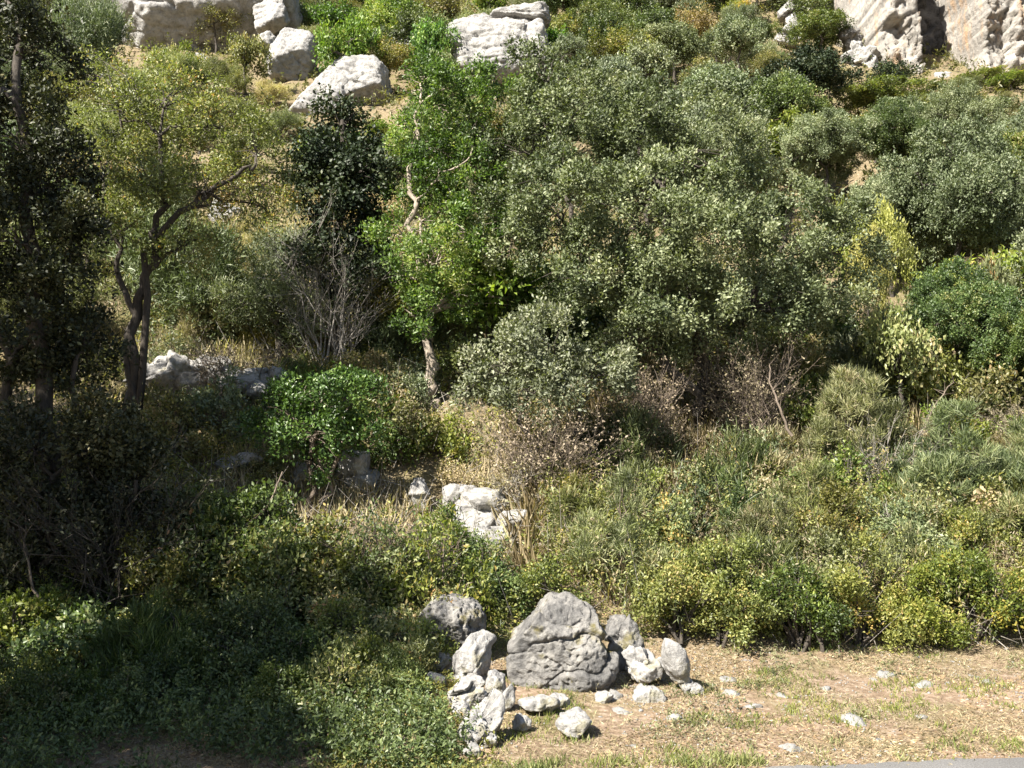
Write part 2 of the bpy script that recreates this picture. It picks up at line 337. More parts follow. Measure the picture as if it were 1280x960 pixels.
def thicket(name, label, cat, Y, xpx, wpx, hpx, seed, bk=TWIG, n=26, leaf=None, fo='thin', lai=1.0, group=None, up=1.0, r0=.012, spread=.5):
    """bush of bare, forking twigs with few leaves"""
    rng = np.random.default_rng(seed); k = mpp(Y); x = at(xpx, 480, Y)[0]; base = np.array([x, Y, gz(x, Y) - .05]); W = wpx * k * .5; H = hpx * k
    rt = root(name, base, label, cat, group); T = Tubes()
    p = np.stack([rng.normal(size=n) * W * .25, rng.normal(size=n) * W * .25, np.zeros(n)], 1)
    tip = np.stack([rng.uniform(-1, 1, n) * W, rng.uniform(-1, 1, n) * W * .7, H * rng.uniform(.45, 1.0, n)], 1); E = []
    for q in range(n):
        pt = wob(rng, p[q], tip[q], 7, .05); T.add(pt, np.linspace(r0, .003, 7), 4)
        m_ = 9; i = rng.integers(2, 7, m_); st = pt[i]; d = unit(unit(tip[q] - p[q]) * up + rng.normal(size=(m_, 3)) * spread)
        ln = H * rng.uniform(.14, .36, (m_, 1)); e = st + d * ln; T.sticks(st, e, np.full(m_, .0045), np.full(m_, .0022))
        j = rng.integers(0, m_, 20); s2 = st[j] + (e - st)[j] * rng.uniform(.3, 1, (20, 1)); d2 = unit(d[j] + rng.normal(size=(20, 3)) * .6); e2 = s2 + d2 * H * rng.uniform(.06, .16, (20, 1))
        T.sticks(s2, e2, np.full(20, .003), np.full(20, .0016)); E.append(e2); E.append(e)
    obj('twigs', T.build('twigs', bk), rt)
    if leaf:
        E = np.concatenate(E); kf = FO[fo]; m_ = max(1, int(3 * lai)); P = np.repeat(E, m_, 0) + rng.normal(size=(len(E) * m_, 3)) * .03
        s = rng.uniform(.6, 1.2, len(P)); v, f = leaf_geo(rng, P, unit(rng.normal(size=P.shape) + [0, 0, .3]), unit(rng.normal(size=P.shape) + [0, 0, .6]), kf[0] * s, kf[1] * s)
        obj('foliage', mesh('foliage', v, f, L[leaf], False, np.repeat(np.clip(rng.normal(.5, .22, len(P)), 0.01, .99), 2)), rt)
    return rt

# rocks: a rounded block cut by random planes, split by joints, pitted by noise
def rock_mesh(name, size, seed, mat, n=22, planes=12, rough=.10, cells=0, crack=.06, box=3.0, pit=.04, freq=2.2, cuts=(), beds=0.0):
    rng = np.random.default_rng(seed); g = np.tan(np.linspace(-1, 1, n + 1) * math.pi / 4); V = []; F = []; o = 0
    a, b_ = np.meshgrid(g, g, indexing='ij'); one = np.ones_like(a)
    for fc in ((one, a, b_), (-one, b_, a), (b_, one, a), (a, -one, b_), (a, b_, one), (b_, a, -one)):
        V.append(np.stack(fc, -1).reshape(-1, 3)); i, j = np.meshgrid(np.arange(n), np.arange(n), indexing='ij'); w = n + 1
        F.append(np.stack([i * w + j, (i + 1) * w + j, (i + 1) * w + j + 1, i * w + j + 1], -1).reshape(-1, 4) + o); o += w * w
    d = unit(np.concatenate(V)); F = np.concatenate(F)
    key = np.round(d * 1e5).astype(np.int64); _, ix, inv = np.unique(key, axis=0, return_index=True, return_inverse=True)
    d = d[ix]; F = np.asarray(inv).ravel()[F]
    r = 1 / (np.abs(d) ** box).sum(1) ** (1 / box)
    pn = unit(rng.normal(size=(planes, 3))); pd = rng.uniform(.62, .95, planes); pn = np.concatenate([pn] + [unit(np.array([c_[:3]], float)) for c_ in cuts]); pd = np.concatenate([pd, [c_[3] for c_ in cuts]]); dp = d @ pn.T
    r = np.minimum(r, np.where(dp > .05, pd / np.maximum(dp, .05), 9).min(1))
    S = np.asarray(size, float); p = d * r[:, None] * S; ms = S.mean(); off = rng.uniform(0, 90)
    h = rough * ms * fbm(p / ms * freq + off, 5)
    pt = perlin(p / ms * freq * 3.1 + off + 7); h -= pit * ms * np.clip(pt - .15, 0, 1) * 2
    if cells:
        c = rng.uniform(-1, 1, (cells, 3)) * S; q = p + .18 * ms * np.stack([perlin(p / ms * 2 + off + z) for z in (1, 31, 61)], 1)
        q = q * np.array([1, 1, 1.7]); c = c * np.array([1, 1, 1.7])
        D = np.sqrt(((q[:, None] - c[None]) ** 2).sum(2)); ii = np.argsort(D, 1)[:, :2]; f1 = np.take_along_axis(D, ii, 1)
        e = (f1[:, 1] - f1[:, 0]) / ms; co = rng.uniform(-1, 1, cells); tl = rng.normal(size=(cells, 3)) * 1.1; k1 = ii[:, 0]
        h += crack * 2.2 * ((q - c[k1]) * tl[k1]).sum(1) + ms * (crack * .8 * co[k1] - crack * 1.6 * np.exp(-(e / .05) ** 2))
    if beds:
        u_ = (p[:, 2] + .12 * ms * perlin(p / ms * 1.3 + off + 11) + .18 * p[:, 0]) / (beds * ms); b0 = np.floor(u_); fr = u_ - b0; hb = np.random.default_rng(seed + 9).uniform(-1, 1, 64)
        br = .5 + .9 * perlin(p / ms * 1.8 + off + 50); h += ms * (.05 * hb[(b0.astype(int)) % 64] - .10 * np.clip(br, 0, 1) * np.exp(-(np.minimum(fr, 1 - fr) / .10) ** 2))
        vj = np.abs(perlin(p / ms * np.array([3.2, 2.2, .9]) + off + 70)); h -= ms * .025 * np.exp(-(vj / .06) ** 2)
    p = p + d * h[:, None]
    me = mesh(name, p, F, mat, False)
    return me
def rock(name, label, cat, c, size, seed, mat, rot=(0, 0, 0), group=None, **kw):
    o = obj(name, rock_mesh(name, size, seed, mat, **kw), None, c); o.rotation_euler = [R(v) for v in rot]; return tag(o, label, cat, group)
def prock(name, label, cat, x, y, w, h, Y, seed, mat, depth=1.0, dz=0, **kw):
    """rock whose visible face is w x h photo pixels round (x, y); Y is the depth of its front"""
    k = mpp(Y); return rock(name, label, cat, at(x, y, Y + w * k * .5 * depth * .6), (w * k * .5, w * k * .5 * depth, h * k * .5 ), seed, mat, **kw)

# ------------------------------------------------------------------ the ground and the road
def axis_pts(segs):
    out = [np.arange(a, b, s) for a, b, s in segs]; return np.concatenate(out + [[segs[-1][1]]])
xs = axis_pts([(-400, -120, 40), (-120, -40, 8), (-40, -14, 1), (-14, 14, .16), (14, 40, 1), (40, 120, 8), (120, 400, 40)])
ys = axis_pts([(-300, -40, 40), (-40, 0, 5), (0, 7, .5), (7, 20, .12), (20, 45, .5), (45, 110, 2), (110, 400, 15)])
X, Yg = np.meshgrid(xs, ys, indexing='ij'); Z = ground(X, Yg); w = len(ys)
i, j = np.meshgrid(np.arange(len(xs) - 1), np.arange(w - 1), indexing='ij')
gm = mesh('ground', np.stack([X, Yg, Z], -1).reshape(-1, 3), np.stack([i * w + j, (i + 1) * w + j, (i + 1) * w + j + 1, i * w + j + 1], -1).reshape(-1, 4), SOIL, True)
zn = gm.attributes.new('zone', 'FLOAT', 'POINT'); zn.data.foreach_set('value', np.clip((11.5 - (Yg - .15 * (np.clip(X, -30, 30) - 2.4))) / 1.5, 0, 1).ravel().astype(np.float32))
tag(obj('ground', gm), kind='structure')
rx = np.arange(-30, 30.1, .04); wv = perlin(np.stack([rx * 1.7, 0 * rx, 0 * rx], 1)) * .07 + perlin(np.stack([rx * 9, 0 * rx, 0 * rx], 1)) * .035
far = np.stack([rx, road_edge(rx) - .06 + wv, np.full_like(rx, .012)], 1); near = np.stack([rx, road_edge(rx) - 6.2, np.full_like(rx, .012)], 1)
n = len(rx); tag(obj('road', mesh('road', np.concatenate([near, far]), [[q, q + 1, n + q + 1, n + q] for q in range(n - 1)], ASPH)), kind='structure')

# ------------------------------------------------------------------ limestone outcrops and cliff on the upper slope
def Yof(x, y): return float(hit(x, y)[1])
UP = 'limestone outcrop'
prock('rock_outcrop', 'broad pale limestone outcrop with long level cracks above the ochre leaved tree', UP, 250, 26, 270, 120, 43.5, 11, ROCK, depth=.45, rot=(-38, -8, 0), n=90, box=7, rough=.045, planes=0, beds=.22, pit=.03, cuts=((.75, -.3, .3, .97), (-.8, -.2, -.5, .98)))
prock('rock_outcrop', 'dark edged block at the end of the broad pale outcrop', UP, 340, 18, 44, 60, 42.2, 12, ROCK, n=30, box=5, planes=4, beds=.4, rot=(-20, -8, 0))
prock('rock_outcrop', 'rounded white rock knob just below the broad pale outcrop', UP, 336, 53, 26, 26, 41, 13, ROCK, n=16)
prock('rock_outcrop', 'white rectangular rock face between bright green bushes', UP, 366, 74, 54, 74, 39, 14, ROCK, n=36, box=5, planes=4, beds=.45, rough=.06, rot=(-22, 8, 0))
prock('rock_outcrop', 'smooth white rock face above the dark ivy covered tree', UP, 400, 132, 80, 88, 35, 15, ROCK, n=44, box=5, planes=4, beds=.4, rough=.06, rot=(-25, 14, 0))
prock('rock_outcrop', 'grey cracked rock half hidden behind the dark ivy covered tree', UP, 450, 118, 78, 80, 35.5, 16, ROCK, n=44, box=4, cells=5, crack=.03, planes=4, beds=.35, rough=.08, rot=(-22, 0, 0))
prock('rock_outcrop', 'small white rock showing through the ochre leaved tree', UP, 250, 90, 40, 46, 40, 17, ROCK, n=20, cells=4)
prock('rock_outcrop', 'small white rock standing among dry shrubs beside the dark ivy covered tree', UP, 282, 270, 38, 48, 24.5, 18, ROCK, n=20, cells=5)
prock('rock_outcrop', 'two tier white outcrop with a dark crevice, its blocky lower tier', UP, 624, 74, 124, 96, 37.5, 19, ROCK, depth=.6, n=64, cells=6, crack=.03, box=6, planes=2, rough=.06, beds=.35, rot=(-24, -4, 0))
prock('rock_outcrop', 'flat white upper slab over the dark crevice of the two tier outcrop', UP, 650, 30, 80, 28, 38, 20, ROCK, depth=.9, n=32, box=5, planes=3, beds=.4, rot=(0, -8, 0))
prock('rock_outcrop', 'thin white upper block over the dark crevice of the two tier outcrop', UP, 598, 28, 56, 14, 38.3, 21, ROCK, depth=.9, n=20, cells=4, box=4)
prock('rock_outcrop', 'small pale rocks breaking through bright green bushes', UP, 510, 62, 44, 24, 38.5, 22, ROCK, n=20, cells=5)
prock('rock_outcrop', 'narrow white rock high on the slope beside the rust coloured shrub', UP, 986, 16, 26, 48, 47, 23, ROCK, n=22, cells=4)
prock('rock_outcrop', 'low white rock under the narrow white rock beside the rust coloured shrub', UP, 985, 46, 36, 26, 44, 24, ROCK, n=20, cells=4)
prock('rock_outcrop', 'broken white rock face among dark bushes beside the stained cliff', UP, 1078, 78, 46, 62, 40, 25, ROCK, n=28, cells=8, crack=.09)
prock('rock_outcrop', 'grey cracked rock above the broken white face beside the stained cliff', UP, 1062, 52, 30, 40, 42, 26, ROCKG, n=22, cells=5)
def cliff():
    Yc = 40.0; k = mpp(Yc); org = at(1160, 110, Yc); rt = root('cliff', org, 'tall limestone cliff with orange stains and a dark vertical cleft', 'cliff'); rng = np.random.default_rng(31)
    cx = rng.uniform(-4, 22, 260); cz = rng.uniform(-4, 16, 260); co = rng.uniform(-1, 1, 260); tx = rng.normal(size=260) * .2; tz = rng.normal(size=260) * .16
    def front(x, z):                                                     # distance of the rock face behind the cliff line; x from the cleft's edge
        q = np.stack([x, 0 * x, z], 1); wx = x + .5 * perlin(q * .9 + 4); wz = z + .5 * perlin(q * .9 + 40)
        D = np.hypot((wx[:, None] - cx) * 1.35, wz[:, None] - cz); ii = np.argsort(D, 1)[:, :2]; d2 = np.take_along_axis(D, ii, 1)
        k1 = ii[:, 0]; y = -.30 * co[k1] + tx[k1] * (wx - cx[k1]) + tz[k1] * (wz - cz[k1]) + .28 * np.exp(-((d2[:, 1] - d2[:, 0]) / .07) ** 2) - .40 * fbm(q * .5 + 2, 3) - .12 * fbm(q * 2.6 + 8, 5) + .16 * np.exp(-(np.abs(perlin(q * np.array([1.6, 1, .5]) + 61)) / .05) ** 2) + .14 * np.exp(-(np.abs(perlin(q * np.array([.7, 1, 2.0]) + 81)) / .05) ** 2) + .16 * (1 - np.abs(perlin(q * np.array([2.2, 1, 1.3]) + 21))) ** 6 + .22 * np.clip(perlin(q * 2.9 + 33) - .32, 0, 1) * 2
        cl = 2.35 + .22 * perlin(q * 1.1) - .25 * np.clip(.8 - z, 0, 1); sm = lambda a: np.clip(a, 0, 1) ** 2 * (3 - 2 * np.clip(a, 0, 1))
        rec = sm((x + .08) / .16) * (1 - sm((x - cl + .1) / .2))           # 1 inside the cleft
        y = y * (1 - .5 * rec) + 3.0 * rec - .35 * sm((x - cl + .1) / .2) + np.where(x < 0, .10 * np.clip(-x, 0, 9) ** 1.4, 0) + .10 * z
        return y
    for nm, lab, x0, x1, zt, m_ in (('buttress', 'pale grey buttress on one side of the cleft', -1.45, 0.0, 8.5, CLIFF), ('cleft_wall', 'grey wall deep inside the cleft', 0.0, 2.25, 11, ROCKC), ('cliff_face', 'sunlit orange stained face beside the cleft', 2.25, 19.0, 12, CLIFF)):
        gx = np.arange(x0, x1 + .01, .09); gz_ = np.arange(-3.2, zt, .09); A, B = np.meshgrid(gx, gz_, indexing='ij'); a = A.ravel(); b_ = B.ravel()
        y = front(a, b_).reshape(A.shape); y = np.pad(y, 1, mode='edge'); A = np.pad(A, 1, mode='edge'); B = np.pad(B, 1, mode='edge')
        for sl in ((0, slice(None)), (-1, slice(None)), (slice(None), 0), (slice(None), -1)): y[sl] = 7.0     # sides, top and foot run back into the hill
        w = y.shape[1]; n_ = y.shape[0]; i_, j_ = np.meshgrid(np.arange(n_ - 1), np.arange(w - 1), indexing='ij')
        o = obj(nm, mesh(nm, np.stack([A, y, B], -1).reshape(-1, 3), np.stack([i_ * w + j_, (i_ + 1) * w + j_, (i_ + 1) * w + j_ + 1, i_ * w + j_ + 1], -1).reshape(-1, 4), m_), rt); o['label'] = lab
    o = obj('foot_block', rock_mesh('foot_block', (.6, .6, .8), 34, ROCK, n=20, cells=4), rt, at(1182, 110, 39.0) - org); o['label'] = 'pale block at the foot of the cleft'
cliff()

# lower rocks: the ledge, the stony gully and the roadside boulders
LO = 'limestone rock'
for x, y, w, h, s, lab in ((205, 474, 72, 44, 41, 'white cracked rock of the ledge beside the ochre leaved tree trunk'), (256, 470, 62, 40, 42, 'rounded white rock in the middle of the ledge behind bare twigs'),
                           (300, 478, 52, 30, 43, 'low white rock in the ledge under the yellow bush'), (338, 482, 58, 32, 44, 'flat white end rock of the ledge beside the glossy green tree')):
    prock('ledge_rock', lab, LO, x, y, w * 1.2, h * 1.3, Yof(x, y + h * .45) - .25, s, ROCKN, n=30, cells=7, crack=.07)
for x, y, w, h, Y, s, lab in ((446, 592, 50, 48, 15.2, 45, 'white rock seen through the lower leaves of the glossy green tree'), (376, 596, 26, 26, 15.2, 46, 'small white rock beside the trunk of the glossy green tree'),
                              (300, 582, 56, 26, 15.4, 47, 'low pale rock half buried behind grey dead branches'), (526, 622, 20, 44, 14.5, 48, 'upright white stone standing beside the stony gully'),
                              (604, 640, 80, 50, 14.2, 49, 'broad pale slab lying in the stony gully'), (572, 628, 46, 34, 14.4, 50, 'pale stone at the upper edge of the stony gully slab'),
                              (640, 660, 46, 26, 13.8, 51, 'tilted white stone at the low end of the stony gully'), (604, 672, 60, 34, 13.5, 52, 'rough pale stone below the stony gully slab'),
                              (697, 662, 14, 20, 13.2, 53, 'tiny white stone in dry grass beside the stony gully')):
    prock('gully_rock', lab, LO, x, y, w * 1.15, h * 1.2, Yof(x, y + h * .4) - .1, s, ROCKN, n=26, cells=5, crack=.05)
BO = 'boulder'
def boulder(lab, x, y, w, h, s, mat, yb=None, **kw):
    Y = Yof(x, yb or (y + h * .42)) - .05; return prock('boulder', lab, BO, x, y, w, h * 1.05, Y, s, mat, **kw)
boulder('big grey lichen covered boulder with a pointed top beside the verge', 704, 808, 134, 124, 68, ROCKG, n=88, planes=9, rough=.045, cells=7, crack=.035, box=3.2, depth=.8, pit=.05, freq=3.0, cuts=((-.80, -.1, .66, .80), (.85, -.15, .45, .86), (.1, -.72, .6, .80), (-.3, -.8, -.1, .8)))
boulder('round pitted grey boulder on top of the column of white stones', 566, 783, 86, 76, 62, ROCKG, yb=830, n=56, planes=8, rough=.07, pit=.13, box=2.1, freq=2.6)
boulder('dark grey stone leaning behind the big lichen covered boulder', 778, 800, 40, 72, 63, ROCKG, yb=838, n=30, cells=3)
boulder('pale square stone beside the big lichen covered boulder', 802, 832, 48, 54, 64, ROCKN, n=34, cells=4, box=4)
boulder('narrow tilted white slab at the shrub edge of the verge', 851, 842, 18, 58, 65, ROCKN, n=28, box=4, depth=1.3, rot=(0, -22, 0), cells=3)
boulder('tall white stone under the round pitted boulder', 593, 828, 42, 66, 66, ROCKN, n=34, cells=4, box=3.5, rot=(0, -8, 0))
boulder('small grey stone wedged under the round pitted boulder', 569, 812, 28, 30, 67, ROCKG, n=20)
boulder('flat white stone on the shaded flank of the stone column', 556, 826, 34, 26, 69, ROCKN, n=22, cells=3)
boulder('white stone in the middle of the stone column', 588, 866, 44, 46, 70, ROCKN, n=30, cells=5, crack=.07)
boulder('small white stone beside the middle of the stone column', 620, 856, 30, 34, 71, ROCKN, n=22)
boulder('slim white stone standing between stone column and big boulder', 634, 874, 20, 38, 72, ROCKN, n=20, rot=(0, 24, 0))
boulder('white broken stone at the foot of the stone column', 597, 908, 42, 50, 73, ROCKN, n=34, cells=6, crack=.09)
boulder('little white stone beside the foot of the stone column', 614, 926, 18, 20, 74, ROCKN, n=16)
boulder('pale stone at the foot of the big lichen covered boulder', 672, 882, 46, 24, 75, ROCKN, n=24, cells=4)
boulder('small white stone lying in front of the big lichen covered boulder', 652, 905, 24, 24, 76, ROCKN, n=18)
boulder('flat pale stone sunk in the verge below the big boulder', 718, 908, 46, 30, 77, ROCKN, n=24, cells=3)
boulder('white stone lying below the pale square stone', 810, 868, 40, 22, 79, ROCKN, n=20, cells=3)
for x, y, w, h, sd_, lab in ((545, 850, 26, 20, 91, 'small pale stone on the leafy flank of the stone column'), (606, 842, 20, 22, 92, 'little pale stone between two tall stones of the column'), (577, 848, 22, 22, 93, 'small white stone under the tall white stone of the column'),
                              (575, 890, 24, 24, 94, 'small white stone on the leafy side of the column foot'), (612, 884, 24, 26, 95, 'small pale stone above the broken stone of the column foot'), (590, 938, 22, 16, 96, 'lowest little stone of the stone column'), (826, 838, 16, 30, 97, 'thin pale stone behind the pale square stone'),
                              (756, 872, 24, 16, 98, 'flat little stone at the foot of the big boulder by the pale square stone'), (700, 876, 30, 16, 99, 'low stone under the front of the big boulder'), (870, 862, 18, 16, 100, 'pale lump beside the narrow tilted white slab')):
    boulder(lab, x, y, w, h, sd_, ROCKN, n=16)
rs = np.random.default_rng(5); protos = [rock_mesh('verge_stone', (1, .9, .62), 80 + q, ROCKV, n=7, planes=9, rough=.14, pit=.03) for q in range(7)]
def stone(x, y, w, lab, group, q):
    p = hit(x, y); r = w * mpp(p[1]) * .5; o = obj('verge_stone', protos[q % 7], None, p + np.array([0, 0, -r * .2])); o.scale = (r, r, r)
    o.rotation_euler = (rs.uniform(-.3, .3), rs.uniform(-.3, .3), rs.uniform(0, 6)); tag(o, lab, 'stone', group)
for q, (x, y, w) in enumerate(((941, 884, 24), (1218, 847, 17), (1232, 854, 18), (1155, 856, 30), (775, 892, 26), (846, 898, 26), (913, 868, 26), (912, 850, 24), (990, 938, 40), (768, 870, 26), (1110, 845, 28), (1070, 902, 36), (978, 872, 20), (1032, 862, 18), (1150, 896, 18))):
    stone(x, y, w, 'fist sized pale stone lying in the dry grass of the verge', 'larger pale stones on the verge', q)
for q in range(110):
    x = rs.uniform(690, 1290); y = rs.uniform(825, 952); stone(x, y, rs.uniform(4, 10), 'small pale pebble scattered over the dry verge', 'pebbles on the verge', q)

gv = np.random.default_rng(55); n = 5200; gxx = gv.uniform(-1.2, 8, n); gyy = gv.uniform(6.7, 11.3, n); k = (gyy > road_edge(gxx) - .12) & ((perlin(np.stack([gxx, gyy, 0 * gxx], 1) * .9 + 13) > -.1) | (gyy < road_edge(gxx) + .15)); gxx, gyy = gxx[k], gyy[k]; n = len(gxx)
oc = np.array([[1, 0, 0], [-1, 0, 0], [0, 1, 0], [0, -1, 0], [0, 0, .7], [0, 0, -.7]], float); of = np.array([[0, 2, 4], [2, 1, 4], [1, 3, 4], [3, 0, 4], [2, 0, 5], [1, 2, 5], [3, 1, 5], [0, 3, 5]])
gr_ = gv.uniform(.004, .016, n) * np.where(gv.random(n) < .06, 1.7, 1); vv = (oc[None] * gv.uniform(.6, 1.3, (n, 6, 1))) * gr_[:, None, None]; an = gv.uniform(0, 6.28, n); ca, sa = np.cos(an)[:, None], np.sin(an)[:, None]
vv = np.stack([vv[..., 0] * ca - vv[..., 1] * sa, vv[..., 0] * sa + vv[..., 1] * ca, vv[..., 2]], -1) + np.stack([gxx, gyy, ground(gxx, gyy) + .002], 1)[:, None]
tag(obj('gravel', mesh('gravel', vv.reshape(-1, 3), (of[None] + np.arange(n)[:, None, None] * 6).reshape(-1, 3), ROCKV)), 'fine pale gravel strewn over the verge and the road edge', 'gravel', kind='stuff')

# ------------------------------------------------------------------ near trees
tree('oak_tree', 'large grey green holm oak with wide domed crown and dark forked trunk', 'tree', 15.6, 885,
     [(715, 150, 82, 66, .6), (648, 190, 62, 74, .4), (800, 165, 88, 72, .9), (884, 205, 82, 72, .4), (700, 262, 92, 80, -.5), (800, 285, 100, 84, -1.2), (900, 305, 92, 80, -.9), (985, 285, 88, 78, 0),
      (1050, 318, 58, 66, .2), (850, 376, 92, 58, -1.1), (738, 345, 84, 60, -.8), (962, 378, 90, 56, -.5), (1034, 392, 50, 40, 0), (785, 425, 60, 36, -.7), (900, 418, 66, 34, -.4), (690, 90, 50, 40, 1.2), (640, 290, 50, 60, 0)],
     [([(890, 600), (888, 520), (872, 420, -.2), (850, 300, 0), (800, 190, .5)], .17, .05), ([(892, 600), (896, 500), (925, 400, 0), (975, 320, 0)], .13, .04), ([(880, 600), (868, 500, -.3), (800, 400, -.5), (720, 300, 0), (690, 190, .4)], .11, .03)],
     'oak', 'oak', BARK, 101, lai=1.0, gap=-.28, per=12)
tree('oak_tree', 'low pale grey green oak in front of the large domed oak', 'tree', 13.9, 690,
     [(692, 432, 74, 46, -.2), (632, 462, 56, 42, 0), (742, 468, 52, 40, 0), (668, 492, 56, 32, -.4), (612, 490, 34, 28, 0)],
     [([(690, 600), (690, 540), (700, 470)], .06, .02), ([(695, 600), (660, 530), (630, 470)], .045, .02), ([(688, 600), (720, 530), (745, 480)], .045, .02)], 'grey', 'oak', BARK, 102, gap=-.25, per=10)
tree('broadleaf_tree', 'slender bright green tree with bare pale trunk beside the large oak', 'tree', 16.0, 541,
     [(560, 140, 66, 46, .2), (600, 110, 34, 28, .2), (520, 170, 34, 38, 0), (506, 296, 42, 36, -.3), (585, 290, 66, 46, -.3), (545, 330, 60, 40, -.5), (620, 330, 34, 40, 0), (535, 240, 50, 36, .3), (515, 395, 24, 30, -.5), (650, 380, 22, 26, .1), (575, 370, 42, 24, -.2), (610, 260, 40, 40, .1), (560, 190, 60, 36, .2), (605, 160, 36, 36, .3), (530, 100, 40, 30, .3), (520, 350, 34, 26, -.4), (550, 225, 52, 34, -.3), (600, 215, 36, 30, .1)],
     [([(541, 515), (538, 470), (534, 405), (524, 340), (515, 280), (512, 205), (525, 130)], .10, .03), ([(541, 515), (534, 300), (515, 255), (545, 225, -.4), (588, 195, -.4)], .03, .012)],
     'bright', 'oak', BARKP, 103, lai=.8, gap=-.1, per=8)
tree('ivy_tree', 'ivy covered tree with shade darkened leaves in front of the white rocks', 'tree', 17.0, 412,
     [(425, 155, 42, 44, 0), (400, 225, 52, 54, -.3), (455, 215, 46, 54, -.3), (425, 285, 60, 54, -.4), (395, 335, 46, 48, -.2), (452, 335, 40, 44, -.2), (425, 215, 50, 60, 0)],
     [([(412, 470), (415, 380), (422, 250), (428, 150)], .10, .04)], 'dark', 'ivy', BARK, 104, lai=1.25, gap=-.5)  # the shade on this tree is put into its dark leaf colour
tree('ochre_tree', 'open olive and ochre leaved tree with leaning dark trunk', 'tree', 14.2, 160,
     [(210, 120, 70, 46, .3), (150, 150, 60, 56, .3), (280, 160, 66, 52, .2), (120, 100, 40, 40, .6), (180, 220, 70, 52, -.2), (260, 240, 62, 44, -.3), (320, 190, 44, 44, 0), (150, 290, 52, 56, 0), (230, 310, 50, 36, .1), (130, 220, 44, 50, .2), (330, 260, 34, 40, .2)],
     [([(158, 520), (165, 450), (180, 360), (194, 300), (205, 250), (200, 170)], .095, .03), ([(168, 520), (190, 320), (230, 262, -.2), (290, 228, -.3), (320, 205, -.2)], .06, .025), ([(160, 520), (172, 400), (140, 320), (130, 230)], .06, .025)],
     'ochre', 'sparse', BARK, 105, lai=.85, gap=-.12, per=14)
tree('small_tree', 'small round glossy green tree on twin thin trunks', 'tree', 13.4, 392,
     [(400, 505, 58, 36, 0), (345, 525, 34, 30, 0), (445, 500, 44, 34, .1), (395, 548, 52, 32, -.2), (440, 545, 36, 28, 0), (370, 500, 40, 28, .2), (398, 585, 22, 18, -.1)],
     [([(391, 690), (391, 640), (390, 600), (392, 540), (398, 500)], .055, .03), ([(405, 690), (410, 620), (414, 580), (430, 520)], .045, .02)], 'glossy', 'oak', TWIG, 106, lai=.9, gap=-.25)
# the dark trees on the shaded side of the picture
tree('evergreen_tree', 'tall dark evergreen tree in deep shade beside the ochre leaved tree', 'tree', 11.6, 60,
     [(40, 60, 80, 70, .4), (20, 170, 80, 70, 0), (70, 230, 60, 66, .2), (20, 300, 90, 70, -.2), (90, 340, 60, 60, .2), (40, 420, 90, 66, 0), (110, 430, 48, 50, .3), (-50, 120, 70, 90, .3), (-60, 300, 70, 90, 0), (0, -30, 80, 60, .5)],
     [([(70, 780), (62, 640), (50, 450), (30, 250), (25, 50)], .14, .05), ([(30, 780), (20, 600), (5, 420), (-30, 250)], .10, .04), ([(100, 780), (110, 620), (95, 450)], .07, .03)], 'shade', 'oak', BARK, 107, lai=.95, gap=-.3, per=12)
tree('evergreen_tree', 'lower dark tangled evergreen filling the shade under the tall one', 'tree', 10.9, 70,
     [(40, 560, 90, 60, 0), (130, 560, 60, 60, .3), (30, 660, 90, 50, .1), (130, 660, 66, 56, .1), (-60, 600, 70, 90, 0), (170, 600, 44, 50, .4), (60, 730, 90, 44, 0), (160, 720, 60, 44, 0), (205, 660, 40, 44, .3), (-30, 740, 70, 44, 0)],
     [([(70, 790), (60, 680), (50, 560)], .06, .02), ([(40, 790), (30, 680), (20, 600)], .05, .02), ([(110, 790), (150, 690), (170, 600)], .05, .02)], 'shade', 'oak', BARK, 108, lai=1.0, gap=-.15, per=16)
# trees standing outside the frame on the sunward side: they cast the shade
def shade_tree(lab, x, y, h, r, seed, lai=.9):
    rng = np.random.default_rng(seed); base = np.array([x, y, gz(x, y) - .05]); rt = root('evergreen_tree', base, lab, 'tree'); lob = []
    for q in range(13):
        a = rng.uniform(0, 6.28); d = r * math.sqrt(rng.random()) * .8; lob.append((np.array([math.cos(a) * d, math.sin(a) * d, h * rng.uniform(.38, .88)]), (r * .5,) * 3))
    woody(rng, rt, [([(0, 0, 0), (.1, .1, h * .4), (0, 0, h * .8)], .22, .06)], lob, BARK)
    me, _ = foliage(rng, lob, 'far', L['oak'], lai, -.35); obj('crown', me, rt)
shade_tree('tall oak beyond the tall dark evergreen, shading the roadside', -9.9, 7.6, 10.4, 2.9, 201, .6)
shade_tree('wide oak up the bank beyond the tall dark evergreen', -10.4, 11.4, 9.6, 2.8, 202, .4)
shade_tree('young oak by the road beyond the dark undergrowth', -6.2, 4.8, 7.2, 2.4, 203, .75)

# ------------------------------------------------------------------ shrubs
S = shrub
# verge edge, from the boulders outwards
S('mastic_shrub', 'dark based yellow green shrub next to the big lichen covered boulder', 'shrub', 11.0, 845, 110, 118, 'mastic', 'small', 301)
S('mastic_shrub', 'olive and bronze tipped shrub at the verge edge', 'shrub', 11.0, 905, 120, 128, 'mastic', 'small', 302, lai=1.1)
S('mastic_shrub', 'dense mid green shrub at the verge edge with twiggy bare base', 'shrub', 10.95, 985, 110, 108, 'green', 'small', 303, off=.1)
S('mastic_shrub', 'broad yellow green shrub at the verge edge beside dense mid green one', 'shrub', 11.1, 1065, 130, 124, 'mastic', 'small', 304)
S('mastic_shrub', 'fresh green low shrub at the verge edge', 'shrub', 11.2, 1135, 104, 100, 'grass', 'small', 305)
S('mastic_shrub', 'bright yellow tipped shrub at the verge edge near the twin pale stones', 'shrub', 11.3, 1210, 130, 128, 'mastic', 'small', 306, lai=1.1)
